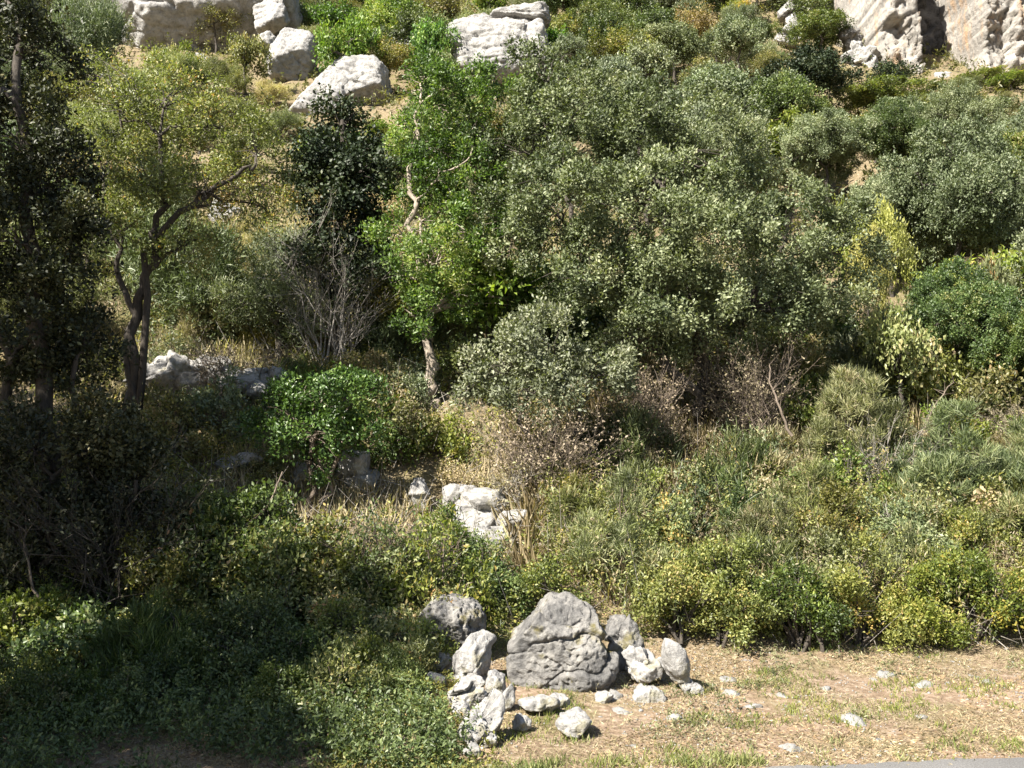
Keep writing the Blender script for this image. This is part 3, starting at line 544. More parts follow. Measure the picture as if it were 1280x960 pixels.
S('mastic_shrub', 'olive shrub ending the verge edge row', 'shrub', 11.4, 1290, 110, 120, 'olive', 'small', 307)
S('mastic_shrub', 'last yellow green shrub along the verge, past the olive one', 'shrub', 11.6, 1375, 120, 120, 'mastic', 'small', 308)
S('lime_shrub', 'little pale lime bush in the verge edge row', 'shrub', 10.8, 1010, 40, 52, 'lime', 'small', 309, nl=3, off=.25)
S('heath_shrub', 'tall dry yellowish bush behind the big lichen covered boulder', 'shrub', 11.7, 770, 100, 130, 'heath', 'needle', 310, bk=TWIG)
S('mastic_shrub', 'small yellow green bush overhanging the big lichen covered boulder', 'shrub', 11.2, 690, 80, 90, 'mastic', 'small', 311)
S('mastic_shrub', 'small dark green bush in the shadow between the boulders', 'shrub', 11.4, 615, 90, 80, 'green', 'small', 312)
S('lime_shrub', 'little lime green tuft in the shadow above the boulders', 'shrub', 11.6, 596, 36, 60, 'lime', 'needle', 313, nl=3)
S('mastic_shrub', 'dark green bush just left of the gully stones in shade', 'shrub', 12.0, 560, 80, 84, 'green', 'small', 314)
# second row behind
S('teal_shrub', 'blue green leafy bush in the dry grass', 'shrub', 12.7, 862, 104, 108, 'teal', 'oak', 320, lai=.8)
S('mastic_shrub', 'yellow bronze bush behind the verge edge row', 'shrub', 12.0, 830, 90, 110, 'ochre', 'small', 321)
S('heath_shrub', 'feathery green heath bush amid the shrub belt', 'shrub', 12.3, 960, 110, 104, 'heath', 'needle', 322)
S('mastic_shrub', 'olive bush with fine leaves amid the shrub belt', 'shrub', 12.4, 1040, 110, 104, 'olive', 'small', 323)
S('teal_shrub', 'greyish green bush with pale twigs amid the shrub belt', 'shrub', 12.4, 1120, 110, 100, 'teal', 'small', 324, bk=TWIGG, lai=.8)
S('mastic_shrub', 'yellow topped bush amid the shrub belt', 'shrub', 12.5, 1200, 100, 110, 'mastic', 'small', 325)
S('heath_shrub', 'dry pale heath bush ending the shrub belt', 'shrub', 12.6, 1275, 110, 120, 'heath', 'needle', 326, bk=TWIG)
S('mastic_shrub', 'green and straw coloured bush above the stony gully end', 'shrub', 12.6, 725, 80, 90, 'heath', 'needle', 327, bk=TWIG, lai=.8)
S('broadleaf_shrub', 'fresh green leafy bush at the foot of the large domed oak', 'shrub', 13.9, 950, 86, 96, 'bright', 'oak', 328, lai=.9)
S('lime_shrub', 'vivid lime green upright sprig below the large domed oak', 'shrub', 13.7, 815, 40, 92, 'lime', 'oak', 329, nl=4)
S('heath_shrub', 'olive dry bush under the low pale oak', 'shrub', 13.2, 790, 110, 90, 'heath', 'needle', 330, bk=TWIG, lai=.7)
# belt below the right hand woods
S('heath_shrub', 'tall feathery green bush beside the large domed oak', 'shrub', 14.6, 1066, 130, 190, 'heath', 'needle', 331, nl=8)
S('broadleaf_shrub', 'dark leaved bush under the tall feathery green bush', 'shrub', 13.6, 1050, 110, 100, 'green', 'oak', 332, lai=.8)
S('heath_shrub', 'broad feathery grey green bush on the open bank', 'shrub', 13.8, 1180, 170, 150, 'teal', 'needle', 333, nl=8)
S('heath_shrub', 'dry feathery bush beside the broad feathery grey green one', 'shrub', 13.9, 1290, 150, 160, 'heath', 'needle', 334, nl=7, bk=TWIG)
S('lime_shrub', 'pale yellow green bush under dark oak branches', 'shrub', 15.4, 1180, 60, 60, 'lime', 'oak', 335, nl=4, off=.2)
S('lime_shrub', 'pale yellow green bush next to its twin under dark oak branches', 'shrub', 15.2, 1258, 64, 74, 'lime', 'oak', 336, nl=4, off=.2)
S('mastic_shrub', 'olive bush on the bank under the broad feathery bush', 'shrub', 13.0, 1125, 110, 90, 'olive', 'small', 337)
S('mastic_shrub', 'mixed green bush on the bank behind the yellow topped bush', 'shrub', 13.0, 1235, 120, 96, 'mastic', 'small', 338, lai=.8)
S('heath_shrub', 'straw green bush on the bank beside fresh green leafy bush', 'shrub', 13.0, 1000, 110, 90, 'heath', 'needle', 339, lai=.8, bk=TWIG)
# left hand undergrowth
S('broadleaf_shrub', 'dark green undergrowth bush by the gully with shaded leaves', 'shrub', 11.2, 330, 150, 140, 'green', 'oak', 340, lai=.9, nl=8)
S('mastic_shrub', 'yellow flecked undergrowth bush below the glossy green tree', 'shrub', 11.0, 400, 140, 120, 'mastic', 'oak', 341, lai=.7, nl=7, bk=TWIG)
S('broadleaf_shrub', 'green undergrowth bush at the edge of deep shade', 'shrub', 11.4, 260, 130, 150, 'green', 'small', 342, nl=7)
S('mastic_shrub', 'ochre leaved low bush beside the column of white stones', 'shrub', 10.0, 500, 110, 84, 'ochre', 'small', 343, lai=.8)
S('mastic_shrub', 'yellowish low bush in front of the dark undergrowth', 'shrub', 9.9, 440, 110, 84, 'mastic', 'small', 344, lai=.7)
S('broadleaf_shrub', 'dark low bush in deep shade by the road', 'shrub', 9.6, 330, 150, 100, 'green', 'small', 345, lai=.8, nl=8)
S('broadleaf_shrub', 'second dark low bush in deep shade by the road, with fern like leaves', 'shrub', 9.6, 215, 150, 90, 'green', 'needle', 346, lai=.7, nl=8)
S('broadleaf_shrub', 'leafy low bush under the dark tangled evergreen', 'shrub', 9.8, 110, 140, 84, 'green', 'oak', 347, lai=.7, nl=7)
S('broadleaf_shrub', 'bright tipped low bush at the foot of the dark tangled evergreen', 'shrub', 9.9, 25, 120, 84, 'grass', 'oak', 348, lai=.7, nl=6)
S('mastic_shrub', 'grey green bush under the ledge of white rocks', 'shrub', 14.6, 270, 110, 90, 'teal', 'oak', 349, lai=.6, bk=TWIG)
S('mastic_shrub', 'olive bush under the ledge of white rocks', 'shrub', 14.0, 215, 110, 110, 'olive', 'oak', 350, lai=.6, bk=TWIG)
S('lime_shrub', 'yellow flowering bush on top of the ledge of white rocks', 'shrub', 17.6, 335, 64, 48, 'yellow', 'needle', 351, nl=4)
S('teal_shrub', 'blue green bush on top of the ledge of white rocks', 'shrub', 17.8, 238, 74, 60, 'teal', 'oak', 352, nl=5)
S('lime_shrub', 'lime green bush leaning over the bank beside the pale trunk', 'shrub', 15.0, 556, 66, 60, 'lime', 'oak', 353, nl=5)
S('broadleaf_shrub', 'grey leaved bush beside the pale trunk of the slender tree', 'shrub', 14.8, 500, 100, 100, 'olive', 'oak', 354, lai=.6, bk=TWIG)
S('broadleaf_shrub', 'dark green bush beneath the slender tree and the low pale oak', 'shrub', 16.2, 590, 90, 110, 'green', 'oak', 355, lai=.8)
S('heath_shrub', 'pale dry feathery bush on the open slope beside the ivy covered tree', 'shrub', 20.0, 320, 130, 110, 'straw', 'needle', 356, nl=8, bk=TWIGG)
S('heath_shrub', 'soft grey green feathery bush above the yellow flowering bush', 'shrub', 19.0, 270, 110, 90, 'heath', 'needle', 357, nl=7, bk=TWIGG)
# dead and bare bushes
thicket('bare_bush', 'grey bare stemmed bush fanning out under the ivy covered tree', 'bush', 16.6, 420, 130, 180, 401, TWIGG, n=34, leaf='olive', lai=.5, r0=.02)
thicket('dead_bush', 'brown dead bush under the low pale oak', 'bush', 13.7, 680, 150, 130, 402, TWIG, n=50, leaf='brown', lai=1.0)
thicket('dead_bush', 'brown dead thicket around the trunk of the large domed oak', 'bush', 15.0, 940, 130, 160, 403, TWIG, n=50, leaf='brown', lai=1.0)
thicket('dead_bush', 'brown twiggy bush between the low pale oak and the large trunk', 'bush', 14.6, 800, 130, 130, 404, TWIG, n=46, leaf='brown', lai=.8)
thicket('dead_bush', 'reddish brown twiggy bush beside the round pitted boulder', 'bush', 10.9, 480, 110, 120, 405, TWIGD, n=34, leaf='green', lai=1.0)
thicket('dead_bush', 'tangled bare twigs above the round pitted boulder', 'bush', 11.3, 525, 90, 90, 406, TWIG, n=40, leaf='green', lai=.6)
thicket('dead_bush', 'dry twiggy bush hanging on the ledge of white rocks', 'bush', 15.6, 300, 150, 60, 407, TWIG, n=30, leaf='brown', lai=.6)
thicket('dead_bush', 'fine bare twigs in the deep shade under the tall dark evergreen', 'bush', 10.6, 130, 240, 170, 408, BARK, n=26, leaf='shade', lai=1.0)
thicket('dead_bush', 'dry bush with pale twigs under the feathery green bush', 'bush', 14.0, 1100, 120, 110, 409, TWIGG, n=36, leaf='brown', lai=.6)
thicket('dead_bush', 'dry brown bush in the dark gap under the oaks', 'bush', 15.0, 1290, 110, 100, 410, TWIG, n=36, leaf='brown', lai=.8)
thicket('dead_bush', 'bare straw coloured bush beside the stony gully', 'bush', 13.4, 660, 90, 70, 411, TWIGG, n=30, leaf='straw', lai=.8)
thicket('dead_bush', 'dry twiggy bush on the slope above the ledge of white rocks', 'bush', 18.0, 385, 120, 90, 412, TWIGG, n=34, leaf='straw', lai=.8)
def dead_branch(lab, pts, Y, r, seed):
    rng = np.random.default_rng(seed); P = [at(x, y, Y + d) for x, y, d in pts]; b = P[0]; T = Tubes(); pth = np.array(P) - b
    k = 4; tt = np.linspace(0, len(pth) - 1, (len(pth) - 1) * k + 1); pp = np.stack([np.interp(tt, np.arange(len(pth)), pth[:, q]) for q in range(3)], 1) + rng.normal(size=(len(tt), 3)) * .012
    T.add(pp, np.linspace(r, r * .3, len(pp)), 6); i = rng.integers(len(pp) // 3, len(pp), 9); e = pp[i] + rng.normal(size=(9, 3)) * .10 + np.array([.04, 0, .08]); T.sticks(pp[i], e, np.full(9, r * .3), np.full(9, .002))
    o = obj('dead_branch', T.build('dead_branch', TWIG), None, b); tag(o, lab, 'branch')
dead_branch('long pale dead branch leaning through the undergrowth', [(205, 775, 0), (240, 730, .1), (300, 665, .2), (340, 625, .3), (352, 590, .4)], 10.9, .025, 1)
dead_branch('thin pale dead stem rising beneath the large domed oak', [(990, 545, 0), (975, 510, 0), (963, 480, .1), (962, 455, .2)], 14.0, .022, 2)
dead_branch('thin grey dead stem leaning in deep shade', [(60, 790, 0), (42, 735, 0), (30, 690, .1), (33, 660, .2)], 10.2, .02, 3)
dead_branch('short dead branch on the bank under the broad feathery bush', [(1150, 545, 0), (1172, 500, .1), (1190, 478, .2)], 14.2, .018, 4)

# ------------------------------------------------------------------ woods covering the slope behind
rp = np.random.default_rng(77)
def proto(seed, fo, h, r, nl, mat):
    rng = np.random.default_rng(seed); lob = []
    for q in range(nl):
        a = q * 2.4 + rng.uniform(0, .6); d = r * .72 * math.sqrt((q + .2) / nl); z = h * (.72 - .30 * (d / r) ** 1.5) * rng.uniform(.85, 1.12)
        s = r * rng.uniform(.36, .5); lob.append((np.array([math.cos(a) * d, math.sin(a) * d, z]), (s, s, s * rng.uniform(.75, 1.0))))
    T = woody(rng, None, [([(0, 0, -.4), (rng.normal() * .1, rng.normal() * .1, h * .3), (rng.normal() * .2, rng.normal() * .2, h * .62)], .10, .04)], lob, BARK, 5, .014, True, sides=6)
    return T.build('trunk', BARK), foliage(rng, lob, fo, L[mat], 1.0, -.25)[0]
PR = {'round': [proto(500 + q, 'far', 4.2, 1.9, 9, 'oak') for q in range(5)],
      'mid': [proto(550 + q, 'oak', 4.2, 1.9, 12, 'oak') for q in range(3)],
      'tall': [proto(510 + q, 'far', 5.2, 1.5, 9, 'oak') for q in range(3)],
      'low': [proto(520 + q, 'far', 2.2, 1.3, 6, 'oak') for q in range(4)],
      'fine': [proto(530 + q, 'farfine', 2.0, 1.3, 6, 'heath') for q in range(3)],
      'thin': [proto(540 + q, 'farsparse', 3.4, 1.6, 8, 'olive') for q in range(3)]}
FAR = []
def far_tree(name, label, cat, group, x, y, shape, leaf, s=1.0, sq=1.0):
    tm, cm = PR[shape][rp.integers(len(PR[shape]))]; z = gz(x, y) - .05
    rt = root(name, (x, y, z), label, cat, group); rt.rotation_euler = (0, 0, rp.uniform(0, 6.28)); rt.scale = (s, s, s * sq)
    obj('trunk', tm, rt); c = obj('crown', cm, rt); c.material_slots[0].link = 'OBJECT'; c.material_slots[0].material = L[leaf]; FAR.append((x, y)); return rt
def fpx(px, top, bottom_or_Y, wpx, shape, leaf, name, label, cat='tree', sq=None):
    """a singled-out tree: photo column px, crown top row, depth Y, crown width in photo pixels"""
    Y = bottom_or_Y; x = at(px, 480, Y)[0]; k = mpp(Y) * 1.03; h0, r0 = {'round': (4.2, 1.9), 'mid': (4.2, 1.9), 'tall': (5.2, 1.5), 'low': (2.2, 1.3), 'fine': (2.0, 1.3), 'thin': (3.4, 1.6)}[shape]
    s = wpx * k * .5 / r0 / 1.0; ztop = at(px, top, Y)[2]; H = max(.6, ztop - gz(x, Y)); far_tree(name, label, cat, None, x, Y, shape, leaf, s, H / (h0 * .98 * s))
F = fpx
F(1212, 150, 19.5, 200, 'mid', 'grey', 'oak_tree', 'broad grey green oak on the open side of the large domed oak')
F(1120, 180, 21, 130, 'mid', 'oak', 'oak_tree', 'olive grey oak behind the yellow leaved bush beside the large domed oak')
F(1108, 240, 18.4, 80, 'thin', 'yellow', 'small_tree', 'yellow leaved small tree between the large domed oak and the broad grey green oak')
F(1062, 232, 19.2, 60, 'thin', 'lime', 'small_tree', 'yellow green small tree pressed against the large domed oak')
F(1195, 325, 16.6, 170, 'mid', 'green', 'oak_tree', 'dark green oak with bronze tips beneath the broad grey green oak')
F(1275, 345, 16.2, 130, 'mid', 'green', 'oak_tree', 'dark green oak next to the bronze tipped one')
F(1120, 380, 15.9, 110, 'low', 'heath', 'small_tree', 'pale green small tree beside the tall feathery bush')
F(1300, 160, 20.5, 150, 'mid', 'grey', 'oak_tree', 'tall grey green oak past the broad grey green one')
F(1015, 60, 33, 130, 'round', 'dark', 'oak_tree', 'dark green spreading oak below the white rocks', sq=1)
F(985, 85, 29, 100, 'round', 'green', 'oak_tree', 'deep green oak in front of the dark spreading oak')
F(878, 8, 42, 84, 'thin', 'rust', 'small_tree', 'rust and bronze leaved shrub high on the slope', 'shrub')
F(905, 30, 40, 60, 'thin', 'ochre', 'small_tree', 'ochre leaved shrub next to the rust coloured one', 'shrub')
F(800, 42, 34, 66, 'thin', 'lime', 'small_tree', 'bright yellow green small tree on the slope above the large domed oak')
F(745, 2, 44, 90, 'round', 'green', 'oak_tree', 'blue green oak on the slope above the large domed oak')
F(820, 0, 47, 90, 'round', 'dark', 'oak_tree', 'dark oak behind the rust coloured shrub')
F(700, 18, 41, 70, 'low', 'olive', 'small_tree', 'olive bush beside the two tier white outcrop', 'shrub')
F(95, 2, 36, 110, 'fine', 'teal', 'small_tree', 'pale blue green feathery bush beside the broad pale outcrop', 'shrub')
F(425, 20, 36, 80, 'low', 'bright', 'small_tree', 'bright green bush between the white rock faces', 'shrub')
F(490, -10, 41, 90, 'round', 'bright', 'small_tree', 'bright green bushy tree above the slender bright green tree')
F(540, 20, 37, 70, 'low', 'bright', 'small_tree', 'bright green bush beside the two tier white outcrop', 'shrub')
F(380, 0, 45, 70, 'low', 'green', 'small_tree', 'mid green bush over the dark edged block', 'shrub')
F(560, 0, 45, 90, 'low', 'olive', 'small_tree', 'olive bush above the two tier white outcrop', 'shrub')
F(300, 40, 37, 60, 'low', 'olive', 'small_tree', 'olive bush below the broad pale outcrop', 'shrub')
F(545, 60, 33, 60, 'low', 'green', 'small_tree', 'dark small bush at the corner of the two tier white outcrop', 'shrub')
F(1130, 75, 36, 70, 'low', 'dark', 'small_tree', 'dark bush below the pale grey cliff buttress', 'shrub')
F(1245, 90, 37, 80, 'low', 'ochre', 'small_tree', 'ochre and green bush under the sunlit cliff face', 'shrub')
F(1110, 95, 33, 110, 'round', 'mastic', 'oak_tree', 'yellow green round oak below the dark bush at the cliff')
F(1170, 130, 29, 90, 'low', 'mastic', 'small_tree', 'yellowish bush below the foot of the cliff', 'shrub')
F(1040, 10, 42, 90, 'round', 'green', 'oak_tree', 'green oak between the white rocks and the cliff')
F(1010, -5, 48, 80, 'low', 'green', 'small_tree', 'green bush above the white rocks', 'shrub')
F(935, 8, 46, 60, 'fine', 'teal', 'small_tree', 'grey green feathery bush between rust shrub and white rocks', 'shrub')
F(955, 45, 40, 60, 'fine', 'heath', 'small_tree', 'pale feathery bush below the white rocks', 'shrub')
F(300, 128, 33, 60, 'low', 'heath', 'small_tree', 'pale bush below the small white rock showing through the ochre leaved tree', 'shrub')
F(345, 140, 31.5, 60, 'fine', 'heath', 'small_tree', 'feathery bush below the smooth white rock face', 'shrub')
F(330, 100, 36, 50, 'fine', 'straw', 'small_tree', 'straw coloured tuft between the white rock faces', 'shrub')
F(200, 70, 38.5, 60, 'low', 'olive', 'small_tree', 'olive scrub under the broad pale outcrop', 'shrub')
F(470, 160, 31, 60, 'low', 'bright', 'small_tree', 'bright green scrub below the grey cracked rock', 'shrub')
F(1185, 118, 36.5, 50, 'low', 'green', 'small_tree', 'green bush below the pale block at the cleft', 'shrub')
F(1225, 112, 36, 50, 'fine', 'heath', 'small_tree', 'pale feathery bush under the sunlit cliff face', 'shrub')
F(1285, 108, 36, 70, 'low', 'mastic', 'small_tree', 'yellow green bush at the far foot of the sunlit cliff face', 'shrub')
F(1255, 122, 33, 70, 'low', 'teal', 'small_tree', 'grey green bush below the ochre bush of the cliff foot', 'shrub')
F(962, 200, 26, 40, 'low', 'lime', 'small_tree', 'little lime green bush in a gap behind the large domed oak', 'shrub')
F(1090, 262, 17.6, 56, 'thin', 'yellow', 'small_tree', 'slim yellow leaved tree against the edge of the large domed oak')
F(1158, 165, 26, 70, 'mid', 'mastic', 'small_tree', 'yellow green tree behind the broad grey green oak')
F(1240, 310, 17.2, 60, 'low', 'ochre', 'small_tree', 'ochre leaved bush between the broad grey green oak and dark green oaks', 'shrub')
F(925, 90, 31, 90, 'mid', 'grey', 'oak_tree', 'pale grey oak in front of the deep green oak')
# rocks stay clear of trees that would stand in front of them
KEEP = [(135, -60, 358, 68, 43), (318, 38, 410, 165, 39), (410, 85, 480, 160, 36), (568, 12, 688, 112, 38), (970, -10, 1005, 62, 46), (1045, 40, 1102, 108, 41), (1075, -300, 1500, 112, 41), (262, 245, 302, 294, 25)]
KINDS = {'grey': ('round', 'grey', 'oak_tree', 'grey green oak', 'tree'), 'oak': ('round', 'oak', 'oak_tree', 'olive grey oak', 'tree'),
         'tall': ('tall', 'grey', 'oak_tree', 'narrow grey green oak', 'tree'), 'olive': ('thin', 'olive', 'small_tree', 'thin crowned olive yellow tree', 'tree'),
         'green': ('round', 'green', 'oak_tree', 'deep green oak', 'tree'), 'bright': ('low', 'bright', 'bush', 'bright green bush', 'bush'),
         'mastic': ('low', 'mastic', 'bush', 'yellow green bush', 'bush'), 'teal': ('fine', 'teal', 'bush', 'feathery blue green bush', 'bush'),
         'straw': ('fine', 'heath', 'bush', 'feathery pale green bush', 'bush'), 'dry': ('fine', 'straw', 'bush', 'feathery straw coloured bush', 'bush')}
MARKS = [(at(262, 40, 43), 'the broad pale outcrop'), (at(380, 110, 37), 'the white rock faces'), (at(622, 80, 38), 'the two tier white outcrop'), (at(985, 40, 45), 'the narrow white rock'),
         (at(1078, 80, 40), 'the broken white rock face'), (at(1230, 110, 39), 'the stained cliff'), (at(885, 400, 15.6), 'the large domed oak'), (at(420, 300, 17), 'the ivy covered tree'), (at(160, 300, 14.2), 'the ochre leaved tree'),
         (at(878, 40, 42), 'the rust coloured shrub'), (at(1212, 250, 19.5), 'the broad grey green oak'), (at(800, 70, 34), 'the bright yellow tree'), (at(1015, 90, 33), 'the dark spreading oak'), (at(541, 300, 16), 'the slender bright green tree')]
def where(x, y):
    d = [math.hypot(x - m_[0][0], y - m_[0][1]) for m_ in MARKS]; q = int(np.argmin(d)); m_ = MARKS[q]
    if d[q] < 3.0: return 'close to ' + m_[1]
    dx, dy = x - m_[0][0], y - m_[0][1]
    if abs(dy) > abs(dx): return ('on the slope above ' if dy > 0 else 'on the slope below ') + m_[1]
    return ('on the cliff side of ' if dx > 0 else 'on the ivy tree side of ') + m_[1]
def pick(x, y):
    if x < 620 and y > 200: w = {'dry': 4, 'straw': 6, 'teal': 3, 'olive': 1}
    elif x < 160: w = {'teal': 4, 'straw': 2, 'olive': 3}
    elif x < 370: w = {'olive': 4, 'straw': 3, 'mastic': 2, 'oak': 1}
    elif x < 680: w = {'bright': 5, 'mastic': 2, 'olive': 2, 'green': 1, 'straw': 2}
    elif y < 60: w = {'green': 5, 'oak': 3, 'grey': 2, 'mastic': 1, 'teal': 1}
    else: w = {'grey': 4, 'oak': 5, 'olive': 3, 'green': 2, 'mastic': 2, 'tall': 1, 'straw': 1}
    k = list(w); p = np.array([w[q] for q in k], float); return k[rp.choice(len(k), p=p / p.sum())]
Y = 17.5
while Y < 68:
    st = 1.75 + (Y - 17) * .035; xx = -(.56 * Y + 1.5) + rp.uniform(0, st)
    while xx < .56 * Y + 1.5:
        x = xx + rp.uniform(-.3, .3) * st; y = Y + rp.uniform(-.35, .35) * st; xx += st * rp.uniform(.85, 1.2)
        px, py = proj((x, y, gz(x, y) + 1.5)); kd = pick(px, py); sh, lf, nm, lab, cat = KINDS[kd]; s = rp.uniform(.65, 1.05) * (.85 if sh in ('round', 'tall', 'thin') else 1.1)
        if sh == 'round' and y < 27: sh = 'mid'
        if py < -90 or (px > 1068 and 37.3 < y < 52): continue
        if 640 < px < 1060 and py > 150 and y < 24: continue             # stands wholly behind the large oak
        if px < 640 and y < 22 and sh in ('round', 'tall', 'mid'): continue
        if FAR and min((x - a) ** 2 + (y - b_) ** 2 for a, b_ in FAR) < (.8 if y < 30 else 1.3): continue
        hh, rr = {'round': (4.2, 1.9), 'mid': (4.2, 1.9), 'tall': (5.2, 1.5), 'low': (2.2, 1.3), 'fine': (2.0, 1.3), 'thin': (3.4, 1.6)}[sh]
        ok = True
        for it in range(5):
            t0 = proj((x, y, gz(x, y) + hh * s)); b0 = proj((x, y, gz(x, y))); wv = rr * s * FPX / y
            ok = not any(px + wv * .7 > a and px - wv * .7 < c and t0[1] < d - 12 and b0[1] > b_ and y < Yr for a, b_, c, d, Yr in KEEP)
            if ok: break
            s *= .62
        if not ok: continue
        far_tree(nm, ('big ' if s > .95 else 'small ' if s < .72 else '') + lab + ' ' + where(x, y), cat, {'tree': 'trees of the close wood on the slope', 'bush': 'bushes among the trees on the slope'}[cat], x, y, sh, lf, s, rp.uniform(.85, 1.15))
    Y += st * .85

# ------------------------------------------------------------------ bushes filling the bank between the named ones
ru = np.random.default_rng(640); BP = {}
for kd, fo in (('small', 'small'), ('leafy', 'mid'), ('feathery', 'needle'), ('thin', 'thin')):
    BP[kd] = []
    for q in range(4):
        lob, stems = bush_shape(ru, .5, .75, 11); T = Tubes()
        for p_, a_, b_ in stems: T.add(np.concatenate([wob(ru, p_[0], p_[1], 4, .06), wob(ru, p_[1], p_[2], 4, .06)[1:]]), np.linspace(a_ * .7, b_ * .6, 7), 4)
        BP[kd].append((T.build('stem', TWIG), foliage(ru, lob, fo, L['mastic'], {'thin': 1.6}.get(kd, .85), -.3, 'foliage', .11)[0]))
CW = {'mastic': 'yellow green', 'olive': 'olive', 'heath': 'pale green', 'green': 'dark green', 'straw': 'straw coloured', 'teal': 'grey green', 'grass': 'fresh green', 'brown': 'brown', 'ochre': 'ochre leaved', 'bright': 'bright green'}
KW = {'small': 'small leaved bush', 'leafy': 'leafy bush', 'feathery': 'feathery bush', 'thin': 'half bare bush'}
NM = [((735, 12.2), 'above the big lichen covered boulder'), ((900, 12), 'behind the verge edge row'), ((1100, 12), 'in the shrub belt by the verge'), ((1280, 12.4), 'at the far end of the shrub belt'), ((885, 14.6), 'around the foot of the large domed oak'),
      ((690, 14.2), 'around the low pale oak'), ((1090, 14.6), 'under the tall feathery green bush'), ((1230, 15), 'under the dark green oaks of the bank'), ((541, 15.5), 'around the pale trunk of the slender tree'), ((400, 13.2), 'around the small glossy green tree'),
      ((260, 15.5), 'below the ledge of white rocks'), ((260, 19), 'above the ledge of white rocks'), ((420, 18), 'around the ivy covered tree'), ((300, 11.5), 'in the undergrowth of the shaded bank'), ((520, 12.2), 'above the round pitted boulder'), ((100, 10), 'in deep shade under the dark evergreens'), ((1060, 17), 'between the two largest oaks')]
def filler(px, Y, kd, lf, s):
    x = at(px, 480, Y)[0]; sm, fm = BP[kd][ru.integers(4)]; near = min(NM, key=lambda m_: math.hypot((m_[0][0] - px) * mpp(Y), (m_[0][1] - Y) * 1.3))[1]
    rt = root('bank_bush', (x, Y, gz(x, Y) - .04), ('tall ' if s > 1.25 else 'low ' if s < .85 else '') + CW[lf] + ' ' + KW[kd] + ' ' + near, 'bush', 'bushes filling the bank'); rt.rotation_euler = (0, 0, ru.uniform(0, 6.28)); rt.scale = (s * ru.uniform(.85, 1.2), s, s * ru.uniform(.8, 1.25))
    obj('stem', sm, rt); c = obj('foliage', fm, rt); c.material_slots[0].link = 'OBJECT'; c.material_slots[0].material = L[lf]
def fill(n, x0, x1, Y0, Y1, kinds, leaves, s0, s1):
    for _ in range(n):
        px = ru.uniform(x0, x1); Yq = ru.uniform(Y0, Y1)
        p = at(px, 480, Yq); qx, qy = proj((p[0], Yq, gz(p[0], Yq) + .3))
        if (540 < qx < 690 and 590 < qy < 720) or (150 < qx < 365 and 440 < qy < 540) or (350 < qx < 545 and 560 < qy < 700): continue     # the gully and the ledge stay open
        filler(px, Yq, kinds[ru.integers(len(kinds))], leaves[ru.integers(len(leaves))], ru.uniform(s0, s1))
fill(40, 700, 1340, 11.5, 13.2, ['small', 'leafy', 'feathery'], ['mastic', 'olive', 'heath', 'grass', 'mastic', 'ochre'], .6, 1.1)
fill(46, 680, 1340, 13.0, 15.2, ['feathery', 'leafy', 'thin', 'feathery'], ['heath', 'olive', 'straw', 'teal', 'green', 'olive'], .8, 1.5)
fill(22, 960, 1340, 15.2, 17.5, ['leafy', 'leafy', 'thin', 'feathery'], ['green', 'olive', 'oak' if 'oak' in CW else 'teal', 'mastic'], 1.0, 1.8)
fill(26, 640, 1070, 17, 20.5, ['leafy'], ['green', 'olive', 'green', 'teal'], 1.3, 2.2)
fill(30, 180, 560, 10.4, 11.7, ['leafy', 'small', 'thin', 'thin'], ['green', 'mastic', 'olive', 'green', 'ochre'], .7, 1.3)
fill(34, 170, 600, 13.4, 16.4, ['thin', 'leafy', 'feathery'], ['olive', 'heath', 'green', 'straw', 'teal'], .7, 1.2)
fill(30, 200, 600, 17.2, 21, ['feathery', 'leafy', 'thin'], ['straw', 'heath', 'olive', 'teal', 'straw'], .9, 1.6)
fill(44, -40, 430, 8.2, 10.6, ['leafy', 'small', 'thin'], ['green', 'grass', 'green', 'olive'], .4, .75)
fill(12, 430, 540, 9.2, 11.0, ['leafy', 'small', 'thin'], ['ochre', 'mastic', 'grass', 'brown'], .4, .7)

# ------------------------------------------------------------------ grass, herbs and litter: nobody could count these
def blades(name, P, ln, wd, leaf, lean, rng, tn=.5, lie=0.0):
    n = len(P); up = unit(np.stack([rng.normal(size=n) * lean, rng.normal(size=n) * lean, np.ones(n) * (1 - lie)], 1)); h = ln * rng.uniform(.45, 1.15, n); w = wd * rng.uniform(.6, 1.3, n)
    v, f = leaf_geo(rng, P, up, unit(rng.normal(size=(n, 3)) + np.array([0, -.3, 0])), h, w, .1)
    tv = np.clip(tn + .3 * perlin(P * .9 + 3) + .2 * rng.normal(size=n), .01, .99)
    o = obj(name, mesh(name, v, f, L[leaf], False, np.repeat(tv, 2))); return tag(o, kind='stuff')
def scatter(rng, n, x0, x1, y0, y1, thr=None, fr=1.0, seed=0, edge=True):
    x = rng.uniform(x0, x1, n); y = rng.uniform(y0, y1, n)
    if edge: k = y > road_edge(x) - .02 + .1 * rng.normal(size=n); x, y = x[k], y[k]
    P = np.stack([x, y, ground(x, y)], 1)
    if thr is not None: P = P[perlin(np.stack([x * fr, y * fr, 0 * x + seed], 1)) > thr]
    return P
rg = np.random.default_rng(900)
def clump(P, k, s, rng):
    Q = np.repeat(P, k, 0) + rng.normal(size=(len(P) * k, 3)) * np.array([s, s, 0]); Q[:, 2] = ground(Q[:, 0], Q[:, 1]) - .005; return Q
tag(blades('dry_grass', scatter(rg, 90000, -4, 8, 6.6, 11.8, -.15, 1.1, 71), .060, .006, 'straw', 1.2, rg, .5, .5), 'short dry grass flattened over the verge', 'grass')
tag(blades('leaf_litter', scatter(rg, 110000, -7, 8, 6.6, 13, -.05, .8, 77), .038, .020, 'litter', 2.5, rg, .5, .9), 'brown fallen leaves and stalks strewn over the verge', 'leaf litter')
